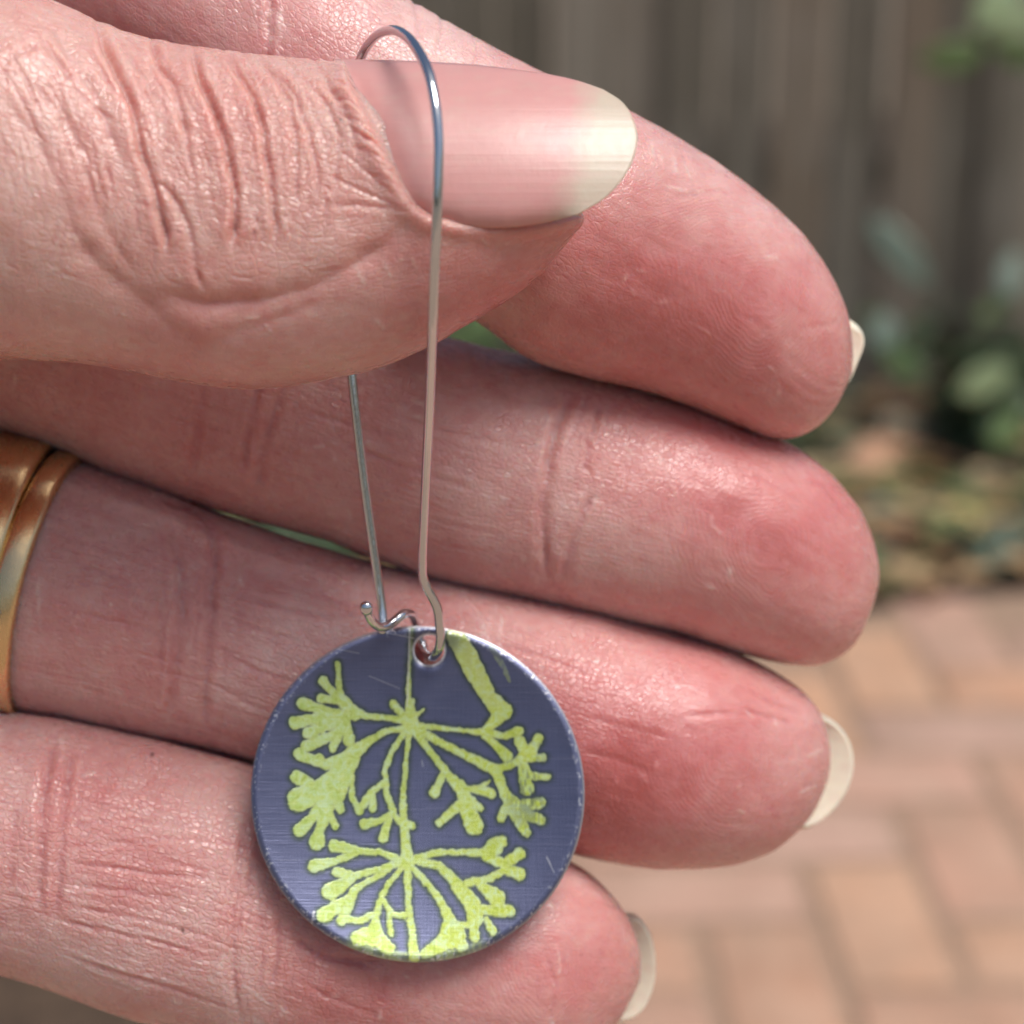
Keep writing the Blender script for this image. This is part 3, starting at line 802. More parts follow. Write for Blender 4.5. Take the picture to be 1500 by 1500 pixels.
def pale_lines(key, S):
    """dry white skin lines"""
    r = random.Random('dry' + key)
    base = {'pinky': [[(85, 1395), (160, 1415), (260, 1440), (310, 1440)], [(92, 1408), (180, 1440), (300, 1482)], [(330, 1395), (320, 1420), (308, 1450)], [(340, 1430), (390, 1470), (430, 1500)], [(815, 1380), (822, 1420), (805, 1460)]],
            'index': [[(953, 205), (958, 235)], [(985, 228), (990, 255)], [(1000, 232), (1012, 265)], [(965, 270), (1000, 278), (1035, 280)], [(1170, 484), (1225, 478)], [(395, -10), (396, 80)], [(640, 0), (652, 45)], [(690, 60), (700, 85)]],
            'middle': [[(860, 760), (885, 700)], [(905, 640), (930, 670)], [(600, 585), (640, 598)], [(1245, 775), (1262, 773)]],
            'ring': [[(705, 905), (715, 945)], [(735, 900), (728, 940)], [(640, 855), (690, 870)], [(1180, 1110), (1210, 1095)], [(1165, 1165), (1200, 1150)], [(160, 815), (180, 828)], [(55, 830), (58, 930)]],
            'thumb': [[(520, 390), (535, 420)], [(560, 380), (575, 410)], [(600, 370), (612, 400)], [(640, 340), (655, 365)], [(700, 345), (715, 360)]]}[key]
    n = len(S); i0 = int(np.argmin(np.abs((S[:, 0] + S[:, 2]) / 2)))
    for _ in range(26):
        q = S[r.randint(i0, int(n * .85))]; t = r.uniform(-.7, .7)
        x, y = (q[0] + q[2]) / 2 + t * (q[0] - q[2]) / 2, (q[1] + q[3]) / 2 + t * (q[1] - q[3]) / 2
        if key == 'thumb' and (y < 330 or x > 800): continue
        a = r.uniform(-.3, 1.2) if r.random() < .6 else r.uniform(1.2, 2.0); L = r.uniform(8, 28)
        base.append([(x, y), (x + L * math.cos(a), y + L * math.sin(a))])
    return base

def finger(key, rows):
    nsta, NF, NBK = RES[key]
    TH = np.concatenate([np.linspace(0, np.pi, NF, endpoint=False), np.linspace(np.pi, 2 * np.pi, NBK, endpoint=False)])
    S = curve(rows, t=np.concatenate([np.linspace(0, 0.955, nsta - 60, endpoint=False), 0.955 + 0.045 * (1 - (1 - np.linspace(0, 1, 60)) ** 1.7)]))
    d = S[:, 4] * mm
    A = W(S[:, 0], S[:, 1], d); B = W(S[:, 2], S[:, 3], d)
    C = (A + B) / 2; U = (A - B) / 2
    hw = np.linalg.norm(U, axis=1)
    Un = U / np.maximum(hw, 1e-9)[:, None]
    T = np.gradient(C, axis=0); T /= np.linalg.norm(T, axis=1)[:, None]
    Nn = np.cross(T, Un); Nn /= np.linalg.norm(Nn, axis=1)[:, None]
    flip = np.sign((Nn * (-FWD)).sum(1)); Nn *= flip[:, None]           # towards the camera
    # keep the section facing the viewer near the tip, where the outline turns
    ref = -FWD - Un * (Un @ (-FWD))[:, None]; ref /= np.linalg.norm(ref, axis=1)[:, None]
    Nn = ref
    tf, tb = S[:, 5] * hw, S[:, 6] * hw
    c, s = np.cos(TH), np.sin(TH)
    sq = np.sign(s) * np.abs(s) ** 0.94
    cq = np.sign(c) * np.abs(c) ** 0.97
    thick = np.where(s[None, :] >= 0, tf[:, None], tb[:, None])
    V = C[:, None] + U[:, None] * cq[None, :, None] + Nn[:, None] * (thick * sq[None])[..., None]
    n, m = V.shape[:2]
    # normals of the grid
    dt = np.gradient(V, axis=0)
    dth = (np.roll(V, -1, 1) - np.roll(V, 1, 1))
    N = np.cross(dt, dth); ln = np.linalg.norm(N, axis=2, keepdims=True); N = N / np.maximum(ln, 1e-15)
    out = V - C[:, None]
    sg = np.sign((N * out).sum(2)); sg[sg == 0] = 1
    N = N * sg[..., None]
    # parameter in mm
    u = np.concatenate([[0], np.cumsum(np.linalg.norm(C[1:] - C[:-1], axis=1))]) / mm
    hs = np.minimum(hw / mm, 9.5)
    vv = (TH[None, :] - np.pi / 2) * np.maximum(hs, 5.5)[:, None]
    ky = {'thumb': 0, 'index': 100, 'middle': 230, 'ring': 370, 'pinky': 510}[key]
    fuv = np.stack([np.broadcast_to(u[:, None], vv.shape), vv + ky, np.zeros_like(vv)], -1)
    Vf, Nf = V.reshape(-1, 3), N.reshape(-1, 3)
    px, py = proj(Vf)
    front = np.broadcast_to(smooth01((np.sin(TH) + 0.25) / 0.4)[None], vv.shape).ravel()
    disp = np.zeros(len(Vf))
    wob = vnoise(np.stack([px, py], 1) / 28.0, 3) * 1.8 + vnoise(np.stack([px, py], 1) / 9.0, 4) * 0.9
    tone = np.full(len(Vf), 0.22)
    gl = np.zeros(len(Vf))
    for pl, w, dep in CREASE[key] + fine_lines(key, S):
        pl = np.array(pl, float)
        lo, hi = pl.min(0) - 6 * w - 12, pl.max(0) + 6 * w + 12
        k = np.where((px > lo[0]) & (px < hi[0]) & (py > lo[1]) & (py < hi[1]) & (front > 0))[0]
        if not len(k): continue
        D, pos = seg_dist(px[k] + wob[k], py[k] + 0.7 * wob[k][::-1] * 0 + wob[k] * 0.4, pl)
        endf = smooth01(np.minimum(pos, 1 - pos) / 0.16 + 0.12)
        mod = 0.8 + 0.35 * vnoise(np.stack([pos * 9, np.full_like(pos, w)], 1), 8)
        prof = -1.1 * np.exp(-(D / (0.8 * w)) ** 1.5) + 0.26 * np.exp(-((D - 2.3 * w) / (1.6 * w)) ** 2)
        disp[k] += dep * mod * endf * prof * front[k]
        tone[k] += min(.16, 0.32 * dep + .03) * np.exp(-(D / (w * 1.3)) ** 2) * endf * front[k]
    for pl in pale_lines(key, S):
        pl = np.array(pl, float)
        lo, hi = pl.min(0) - 14, pl.max(0) + 14
        k = np.where((px > lo[0]) & (px < hi[0]) & (py > lo[1]) & (py < hi[1]) & (front > 0))[0]
        if not len(k): continue
        D, pos = seg_dist(px[k] + wob[k] * .4, py[k] + wob[k] * .4, pl)
        dash = smooth01(0.6 + 0.9 * vnoise(np.stack([pos * len(pl) * 5, 0 * pos], 1), 9)) * smooth01(np.minimum(pos, 1 - pos) / .2)
        g_ = np.exp(-(D / 2.0) ** 2) * dash * front[k]
        disp[k] += 0.05 * g_
        tone[k] -= 0.42 * g_
    # soft lumps of flesh
    pn = np.stack([px, py], 1)
    disp += 0.10 * vnoise(pn / 95.0 + ky, 11) + 0.045 * vnoise(pn / 40.0 + ky, 12) + 0.018 * vnoise(pn / 16.0 + ky, 13)
    if key == 'thumb':
        # pebbled skin between the knuckle folds
        zone = np.exp(-(((px - 300) / 230) ** 2 + ((py - 170) / 190) ** 2)) * front
        disp += zone * (0.03 * vnoise(pn / np.array([11.0, 17.0]), 21) + 0.02 * vnoise(pn / 6.0, 22))
        tipz = smooth01((px - 480) / 60)
        sdn = in_poly_sd(px, py, NAIL_POLY)
        f2 = (np.broadcast_to(np.sin(TH)[None], vv.shape).ravel() > -0.35)
        disp += np.where(f2, -0.75 * smooth01((4 - sdn) / 16), 0) * smooth01((px - 420) / 60)
        disp += np.where(f2, 0.40 * np.exp(-((sdn - 9) / 15) ** 2), 0) * smooth01((px - 470) / 40) * smooth01((py - 80) / 60)
    else:
        disp += 0.015 * vnoise(fuv.reshape(-1, 3)[:, :2] * np.array([0.35, 2.0]), 31) * front
    fade = np.broadcast_to(np.minimum(1, hw / (3.2 * mm))[:, None], vv.shape).ravel()
    Vf = Vf + Nf * (disp * mm * fade)[:, None]
    # attributes
    for x, y, r, a in FLUSH[key]: tone += 1.15 * a * np.exp(-(((px - x) ** 2 + (py - y) ** 2) / r ** 2))
    dors = np.zeros(len(Vf))
    if key == 'thumb':
        dors = 0.4 * smooth01((470 - py - 0.25 * np.maximum(0, px - 350)) / 150 + 0.5) * smooth01((px + 600) / 400)
    px0, py0 = PAD[key]
    kd_ = S[:, 4].mean() / F
    ruv = np.stack([(px - px0) * kd_, (py - py0) * kd_, np.zeros_like(px)], -1)
    tipm = np.exp(-(((px - px0) ** 2 + (py - py0) ** 2) / 235.0 ** 2) ** 2) * front if key != 'thumb' else np.zeros_like(px)
    fine = (1.0 - 0.72 * tipm) * {'thumb': 1, 'index': 0.4, 'middle': 0.55, 'ring': 0.65, 'pinky': 0.85}[key]
    if key == 'thumb': fine = 0.34 + 0.42 * np.exp(-(((px - 430) / 200) ** 2 + ((py - 190) / 170) ** 2)) - 0.18 * smooth01((py - 380) / 100)
    q2 = fuv.reshape(-1, 3)[:, :2]
    tone += 0.10 * vnoise(q2 * 0.22, 41) + 0.08 * vnoise(q2 * 0.6, 42) + 0.07 * vnoise(q2 * 1.6, 43) + 0.06 * vnoise(q2 * 3.6, 44)
    tone = np.clip(tone, 0, 1)
    ridge = np.sqrt(ruv[:, 0] ** 2 + 1.6 * ruv[:, 1] ** 2 + 0.5) + 1.3 * vnoise(ruv[:, :2] * 0.22, 45) + 0.4 * vnoise(ruv[:, :2] * 0.6, 46)
    tipm = tipm * smooth01(0.75 + 0.5 * vnoise(ruv[:, :2] * 0.45, 47))
    gloss = (0.27 if key == 'thumb' else 0.29) + 0.08 * vnoise(q2 * 0.5, 48) + 0.08 * vnoise(q2 * 2.2, 49)
    mole = np.zeros(len(Vf))
    for mx, my, mr in ((224, 1105, 2.6), (267, 1363, 2.8), (499, 175, 2.2), (819, 262, 0.1), (725, 271, 0.1)):
        mole = np.maximum(mole, smooth01((mr * 1.4 - np.hypot(px - mx, py - my)) / 2.0) * front)
    faces = grid_faces(n, m)
    # close both ends
    k0 = len(Vf)
    Vf = np.vstack([Vf, C[0], C[-1] + 0.0 * T[-1]])
    def pad(a): return np.concatenate([a, a[:1], a[-1:]])
    r0 = np.arange(m)
    tri0 = np.stack([np.full(m, k0), (r0 + 1) % m, r0], 1)
    tri1 = np.stack([np.full(m, k0 + 1), (n - 1) * m + r0, (n - 1) * m + (r0 + 1) % m], 1)
    quads = np.vstack([np.stack([faces[:, 0], faces[:, 1], faces[:, 2]], 1), np.stack([faces[:, 0], faces[:, 2], faces[:, 3]], 1)])
    tris = np.vstack([quads, tri0, tri1])
    # outward winding?
    a, b_, c_ = Vf[tris[1000, 0]], Vf[tris[1000, 1]], Vf[tris[1000, 2]]
    nn = np.cross(b_ - a, c_ - a)
    if nn @ (a - C[1000 // m]) < 0: tris = tris[:, ::-1]
    at = dict(fuv=np.vstack([fuv.reshape(-1, 3), fuv.reshape(-1, 3)[:1], fuv.reshape(-1, 3)[-1:]]), tone=pad(tone), dorsal=pad(dors), tip=pad(tipm), fine=pad(fine), ridge=pad(ridge), gloss=pad(gloss), mole=pad(mole))
    return Vf, tris, at, S

def palm_block():
    """palm and wrist, left of the picture: rounded slab swept from knuckles to fore-arm (px, px, mm)"""
    rows = [(-330, 60, -330, 1240, 153, .22, .24), (-420, -180, -420, 1330, 153.5, .24, .26), (-700, -300, -680, 1330, 154, .25, .27), (-1100, -250, -1050, 1270, 153, .28, .28), (-1600, -120, -1550, 1180, 152, .32, .30),
            (-2100, 40, -2050, 1080, 153, .36, .34), (-2500, 130, -2450, 1010, 155, .42, .40), (-2900, 150, -2850, 990, 157, .45, .45), (-3900, 80, -3850, 1060, 160, .5, .5), (-4700, 30, -4650, 1110, 162, .5, .5), (-4760, 560, -4760, 562, 162, .5, .5)]
    rows = [(-318, 640, -318, 642, 153, .3, .3)] + rows
    S = curve(rows, n=110)
    d = S[:, 4] * mm
    A = W(S[:, 0], S[:, 1], d); B = W(S[:, 2], S[:, 3], d)
    C = (A + B) / 2; U = (A - B) / 2; hw = np.linalg.norm(U, axis=1)
    Un = U / np.maximum(hw, 1e-9)[:, None]
    Nn = -FWD - Un * (Un @ (-FWD))[:, None]; Nn /= np.linalg.norm(Nn, axis=1)[:, None]
    th = np.linspace(0, 2 * np.pi, 96, endpoint=False)
    c, s = np.cos(th), np.sin(th)
    cq = np.sign(c) * np.abs(c) ** 0.75; sq = np.sign(s) * np.abs(s) ** 0.75
    thick = np.where(s[None] >= 0, (S[:, 5] * hw)[:, None], (S[:, 6] * hw)[:, None])
    V = (C[:, None] + U[:, None] * cq[None, :, None] + Nn[:, None] * (thick * sq[None])[..., None]).reshape(-1, 3)
    n, m = len(S), 96
    f = grid_faces(n, m); k0 = len(V)
    V = np.vstack([V, C[0], C[-1]]); r0 = np.arange(m)
    tris = np.vstack([f[:, [0, 1, 2]], f[:, [0, 2, 3]], np.stack([np.full(m, k0), (r0 + 1) % m, r0], 1), np.stack([np.full(m, k0 + 1), (n - 1) * m + r0, (n - 1) * m + (r0 + 1) % m], 1)])
    i = 40 * m * 1 + 10
    a, b_, c_ = V[tris[i]]
    if np.cross(b_ - a, c_ - a) @ (a - C[40]) < 0: tris = tris[:, ::-1]
    N_ = len(V)
    q = (V - CAM) / mm
    at = dict(fuv=np.stack([q @ RIGHT, q @ UP + 700, np.zeros(N_)], 1), tone=np.full(N_, .3), dorsal=np.zeros(N_), tip=np.zeros(N_), fine=np.full(N_, .8), ridge=np.zeros(N_), gloss=np.full(N_, .45), mole=np.zeros(N_))
    return V, tris, at, S

pieces, SECT = [], {}
for key, rows in (('thumb', THUMB), ('index', INDEX), ('middle', MIDDLE), ('ring', RING), ('pinky', PINKY)):
    V, t, at, S = finger(key, rows)
    SECT[key] = S
    pieces.append((key, V, t, at))
pv, pt, pat, _ = palm_block()
pieces.append(('palm', pv, pt, pat))
HAND_O = W(-2500.0, 600.0, 0.155)
objs = []
for key, V, t, at in pieces:
    me = mesh_from('piece_' + key, V - HAND_O, t, M_skin, attrs=at)
    objs.append(link('piece_' + key, me))
hand = objs[-1]
for o in objs[:-1]:
    md = hand.modifiers.new('u', 'BOOLEAN'); md.operation = 'UNION'; md.object = o
    try: md.solver = 'MANIFOLD'
    except TypeError: md.solver = 'EXACT'
dg = bpy.context.evaluated_depsgraph_get()
uni = bpy.data.meshes.new_from_object(hand.evaluated_get(dg), preserve_all_data_layers=True, depsgraph=dg)
print('HAND union', len(uni.vertices), len(uni.polygons), [a.name for a in uni.attributes], 'expected', sum(len(p[1]) for p in pieces))
if len(uni.vertices) < 0.5 * sum(len(p[1]) for p in pieces):
    print('HAND union failed: plain join')
    allV = np.vstack([p[1] for p in pieces]) - HAND_O
    offs = np.cumsum([0] + [len(p[1]) for p in pieces])
    allT = np.vstack([p[2] + offs[i] for i, p in enumerate(pieces)])
    uni = mesh_from('hand', allV, allT, M_skin, attrs={k: np.concatenate([p[3][k] for p in pieces]) for k in pieces[0][3]})
else:
    uni.polygons.foreach_set('use_smooth', np.ones(len(uni.polygons), dtype=bool))
for o in objs:
    m_ = o.data; bpy.data.objects.remove(o); bpy.data.meshes.remove(m_)
uni.name = 'hand'
if not uni.materials: uni.materials.append(M_skin)
hand = link('hand', uni)
hand.location = HAND_O
tag(hand, 'left hand, palm to viewer, thumb hooked through the earring, fingers slightly curled', 'hand')
hand['_o'] = [float(v) for v in HAND_O]

# ---- nails
M_nail_thumb = nail_material('thumb_nail', (0.58, 0.49, 0.385), (0.60, 0.30, 0.28))
M_nail = nail_material('finger_nail', (0.86, 0.79, 0.64), (0.62, 0.36, 0.31))

def solid_patch(P, N, thick, attrs, mat, name):
    """P: (n,m,3) surface, N: outward normals, extruded inwards into a plate with rounded rim"""
    n, m = P.shape[:2]
    lo = P - N * thick
    V = np.vstack([P.reshape(-1, 3), lo.reshape(-1, 3)]); k = n * m
    f = grid_faces(n, m, wrap=False)
    rim = list(range(m)) + [i * m + m - 1 for i in range(1, n)] + [(n - 1) * m + j for j in range(m - 2, -1, -1)] + [i * m for i in range(n - 2, 0, -1)]
    rim = np.array(rim); r2 = np.roll(rim, -1)
    F_ = np.vstack([f, f[:, ::-1] + k, np.stack([rim, rim + k, r2 + k, r2], 1)])
    at = {a: np.concatenate([v.reshape(k, -1), v.reshape(k, -1)]).squeeze() for a, v in attrs.items()}
    return mesh_from(name, V, F_, mat, attrs=at)

def coons(c0, c1, d0, d1, n, m):
    """c0: left (a), c1: right (b) run top->bottom; d0: top, d1: bottom run left->right; pixels"""
    s = np.linspace(0, 1, n)[:, None, None]; t = np.linspace(0, 1, m)[None, :, None]
    L = curve(c0, n=m)[None]; Rr = curve(c1, n=m)[None]; Tp = curve(d0, n=n)[:, None]; Bt = curve(d1, n=n)[:, None]
    return ((1 - s) * L + s * Rr + (1 - t) * Tp + t * Bt
            - ((1 - s) * (1 - t) * Tp[0] + s * (1 - t) * Tp[-1] + (1 - s) * t * Bt[0] + s * t * Bt[-1]))

def grid_normals(P, toward):
    a = np.gradient(P, axis=0); b_ = np.gradient(P, axis=1)
    N = np.cross(a, b_); N /= np.maximum(np.linalg.norm(N, axis=2, keepdims=True), 1e-15)
    if (N * toward).sum(2).mean() < 0: N = -N
    return N

# thumb nail: elliptical shell around the thumb's end, slightly long
left = [(488, 86), (503, 118), (526, 162), (552, 216), (578, 266), (598, 308)]
right = [(884, 131), (913, 151), (930, 180), (934, 208), (920, 250), (888, 288), (846, 314)]
topc = [(488, 86), (600, 89), (700, 95), (800, 108), (846, 118), (884, 131)]
botc = [(598, 308), (630, 322), (680, 331), (740, 334), (800, 326), (846, 314)]
Q = coons(left, right, topc, botc, 120, 60)
X, Y = Q[..., 0], Q[..., 1]
tt_ = (Y - 86) / 250.0
yc, hw_ = 318 - 0.02 * (X - 600), 236 - 0.06 * np.maximum(0, X - 620)
rel = np.clip((yc - Y) / hw_, -0.4, 0.9985)
Dn = (129.6 - 7.75 * np.sqrt(1 - rel ** 2) ** 0.9 + 0.9 * np.maximum(0, (X - 700) / 230) ** 2 + 0.45 * np.exp(-((X - 505 - 0.42 * (Y - 90)) / 22.0) ** 2) + 0.75 * np.exp(-np.maximum(0, np.interp(X, [600, 680, 740, 800, 846], [308, 331, 334, 326, 314]) - Y) / 16.0) * smooth01((858 - X) / 60) * smooth01((X - 585) / 30)) * mm
P = W(X, Y, Dn)
Nn = grid_normals(P, -FWD)
fl, _ = seg_dist(X, Y, [(858, 100), (852, 150), (848, 190), (842, 235), (832, 270), (818, 300), (800, 335)])
side = np.where(X > np.interp(Y, [100, 150, 190, 235, 270, 300, 335], [858, 852, 848, 842, 832, 818, 800]), 1, -1)
free = np.clip(0.42 + side * fl / 46, 0, 1)
nuv = np.stack([(X - 500) * .0412, (Y - 80) * .0412, np.zeros_like(X)], -1)
o = part('thumbnail', solid_patch(P, Nn, 0.00038, dict(free=free, nuv=nuv), M_nail_thumb, 'thumbnail'), hand)
o['label'] = 'long natural thumbnail with pale free edge'

def back_nail(outer, base_shift, d_edge, d_mid, name='fingernail', bend=1.0):
    """plate on the far side of a fingertip whose free edge peeps past it"""
    outer = np.array(outer, float)
    inner = outer + np.array(base_shift)
    inner = inner.mean(0) + (inner - inner.mean(0)) * 0.92
    Q = coons(inner, outer, [inner[0], (inner[0] * .5 + outer[0] * .5), outer[0]], [inner[-1], (inner[-1] * .5 + outer[-1] * .5), outer[-1]], 40, 40)
    t = np.linspace(-1, 1, 40)[None, :]; s = np.linspace(0, 1, 40)[:, None]
    D = (d_edge + (d_mid - d_edge) * (1 - t ** 2) ** 0.7 + 0 * s - bend * s ** 2) * mm
    P = W(Q[..., 0], Q[..., 1], D)
    N = grid_normals(P, FWD)
    free = np.broadcast_to(smooth01((s - 0.72) / 0.1), D.shape)
    nuv = np.stack([np.broadcast_to(s * 10, D.shape), np.broadcast_to(t * 5, D.shape), 0 * D], -1)
    return part(name, solid_patch(P, N, 0.0005, dict(free=free.copy(), nuv=nuv), M_nail, name), hand)
back_nail([(1196, 448), (1244, 468), (1262, 484), (1266, 502), (1256, 532), (1238, 566), (1185, 600)], (-160, -115), 152.6, 154.2, bend=0.6)
back_nail([(1155, 1036), (1208, 1048), (1238, 1074), (1250, 1112), (1243, 1150), (1218, 1189), (1182, 1214), (1125, 1212)], (-210, -50), 157.2, 159.0, bend=0.6)
back_nail([(880, 1340), (928, 1338), (950, 1362), (960, 1402), (957, 1445), (936, 1485), (902, 1500), (850, 1496)], (-190, -40), 154.2, 156.0, bend=0.6)

# ---- gold rings on the ring finger
M_gold = gold_material()
def ring_band(px_mid, half_mm, r_out, label, name='gold_ring', bow=0.8, tiltpx=0.0):
    S = SECT['ring']
    i = int(np.argmin(np.abs((S[:, 0] + S[:, 2]) / 2 - px_mid)))
    s = S[i]; d = s[4] * mm
    A, B = W(s[0], s[1], d), W(s[2], s[3], d)
    C, U = (A + B) / 2, (A - B) / 2
    hw = np.linalg.norm(U); Un = U / hw
    Nn = -FWD - Un * (Un @ -FWD); Nn /= np.linalg.norm(Nn)
    T = np.cross(Un, Nn);
    if T @ RIGHT < 0: T = -T
    prof = []                                    # band section: axial, radial (mm), rounded outside
    for k in range(16):
        a = 2 * math.pi * k / 16
        ca, sa = math.cos(a), math.sin(a)
        prof.append((half_mm * math.copysign(abs(ca) ** 0.55, ca), 0.62 * math.copysign(abs(sa) ** 0.6, sa)))
    V = []
    m = 140
    for j in range(m):
        a = 2 * math.pi * j / m
        ca, sa = math.cos(a), math.sin(a)
        tk = (s[5] if sa >= 0 else s[6]) * hw
        rad = Un * ca * hw + Nn * sa * tk
        rn = rad / np.linalg.norm(rad)
        ax_off = (-bow * max(0, sa) + 1.1 * min(0, sa) + 0.8 * ca) * mm
        for (u, r) in prof:
            V.append(C + rad + rn * (r + r_out) * mm + T * (u * mm + ax_off) )
    V = np.array(V)
    f = grid_faces(m, 16)
    j = np.arange(16); j2 = (j + 1) % 16
    f = np.vstack([f, np.stack([(m - 1) * 16 + j, (m - 1) * 16 + j2, j2, j], 1)])
    me = mesh_from(name, V, f, M_gold)
    bmx = bmesh.new(); bmx.from_mesh(me); bmesh.ops.recalc_face_normals(bmx, faces=bmx.faces); bmx.to_mesh(me); bmx.free()
    o = link(name, me, origin=tuple(C))
    tag(o, label, 'ring', 'gold rings on the ring finger')
    return o, C, Un, Nn, T, hw, s
narrow, C, Un, Nn, T, hw, s_ = ring_band(70, 1.0, 0.24, 'narrow gold ring nearer the fingertip, set with tiny stones')
wide, *_ = ring_band(13, 2.2, 0.34, 'wide plain gold ring cut by the left edge of the picture')
# groove line and small stones of the narrow band
b = NB('clear_stone'); M_stone = b.set(Base_Color=(0.92, 0.93, 0.95), Roughness=0.03, Transmission_Weight=0.85, IOR=2.2)
for k, a in enumerate((math.radians(100), math.radians(107), math.radians(114))):
    ca, sa = math.cos(a), math.sin(a)
    rad = Un * ca * hw + Nn * sa * s_[5] * hw
    rn = rad / np.linalg.norm(rad)
    p = C + rad + rn * (0.80) * mm + T * (-0.8 * sa + 0.8 * ca - 0.25) * mm
    bm = bmesh.new(); bmesh.ops.create_icosphere(bm, subdivisions=1, radius=0.00036)
    me = bpy.data.meshes.new('stone'); bm.to_mesh(me); bm.free(); me.materials.append(M_stone)
    o = bpy.data.objects.new('stone', me); o.parent = narrow; o.location = Vector(p) - narrow.location; col.objects.link(o)

# ================================================================== EARRING
M_wire = wire_material()
DC = (612.0, 1163.5); DRX, DRY = 244.5, 246.5
def ddepth(py, px=612.0): return (142.4 - (py - 917) * 2.6 / 493 + (px - 612) * 1.0 / 245)           # disc leans on the ring and little fingers
earring = empty('earring', W(DC[0], 1410.0, 0.1398))
tag(earring, 'kidney wire earring with blue grey disc printed with green flower umbels', 'earring')

wp = [(537, 890, 138.3), (539, 899, 138.7), (546, 911, 139.3), (556, 918, 139.9), (567, 917, 140.4), (580, 908, 140.9), (592, 899, 141.5), (602, 900, 142.5), (609, 912, 143.7), (614, 928, 144.7), (620, 946, 144.9), (626, 958, 143.9), (633, 962, 142.3), (641, 954, 140.9), (645, 938, 140.1), (644, 915, 139.6), (641, 893, 139.1), (634, 876, 138.7), (625, 860, 138.3), (620, 846, 138.0), (619, 825, 137.3), (622, 750, 134.6), (627, 640, 130.2), (631, 545, 126.0), (634, 470, 122.6), (636, 410, 120.9), (640, 320, 119.5), (642, 250, 118.9), (642, 200, 118.7), (637, 150, 118.9), (627, 105, 119.9), (612, 74, 121.7), (596, 54, 123.7), (578, 44.5, 126.0), (558, 48, 128.8), (541, 63, 131.8), (529, 84, 133.87), (520, 120, 135.4), (512, 200, 136.05), (507, 330, 136.81), (508, 450, 137.78), (515, 545, 138.4), (530, 680, 139.55), (545, 790, 140.44), (556, 865, 141.0), (560, 895, 141.15), (561, 916, 141.11), (559, 926, 141.29)]
path = curve(wp, n=900)
P3 = W(path[:, 0], path[:, 1], path[:, 2] * mm)
rad = np.full(len(P3), 0.00032)
V, Fc = tube(P3, rad, 22)
part('ear_wire', mesh_from('ear_wire', V, Fc, M_wire), earring)
bm = bmesh.new(); bmesh.ops.create_uvsphere(bm, u_segments=20, v_segments=12, radius=0.00046)
bmesh.ops.scale(bm, vec=(1, 0.8, 1.1), verts=bm.verts)
bmesh.ops.translate(bm, vec=Vector(W(536.5, 891.0, 0.1382)), verts=bm.verts)
me = bpy.data.meshes.new('wire_end'); bm.to_mesh(me); bm.free(); me.materials.append(M_wire)
me.polygons.foreach_set('use_smooth', np.ones(len(me.polygons), dtype=bool))
part('wire_end', me, earring)

# disc: annular map from the hole to the rim, then the rolled edge and the back
HC = (629.0, 952.0); HR = 22.0
nr, na = 215, 860
lam = np.concatenate([np.linspace(0, 1, nr)])
ph = np.linspace(0, 2 * np.pi, na, endpoint=False)
l = lam[:, None]
X = HC[0] * (1 - l) + DC[0] * l + (HR * (1 - l) + DRX * l) * np.cos(ph)[None]
Y = HC[1] * (1 - l) + DC[1] * l + (HR * (1 - l) + DRY * l) * np.sin(ph)[None]
rr = np.hypot((X - DC[0]) / DRX, (Y - DC[1]) / DRY)
k_ = 141.0 / F                                                   # mm per pixel on the disc
def disc_z(X, Y, rr):                                            # gently domed, edge rolled back
    dome = -1.5 * (1 - rr ** 2)
    roll = 0.25 * np.clip((rr - 0.955) / 0.045, 0, 1) ** 2
    dimple = 0.18 * np.exp(-((np.hypot(X - HC[0], Y - HC[1]) - HR) / 5.0) ** 2)
    return ddepth(Y, X) - dome + roll + dimple
Zf = disc_z(X, Y, rr)
front = W(X, Y, Zf * mm)
Zb = Zf + 0.75
Xb = DC[0] + (X - DC[0]) * 0.9985; Yb = DC[1] + (Y - DC[1]) * 0.9985
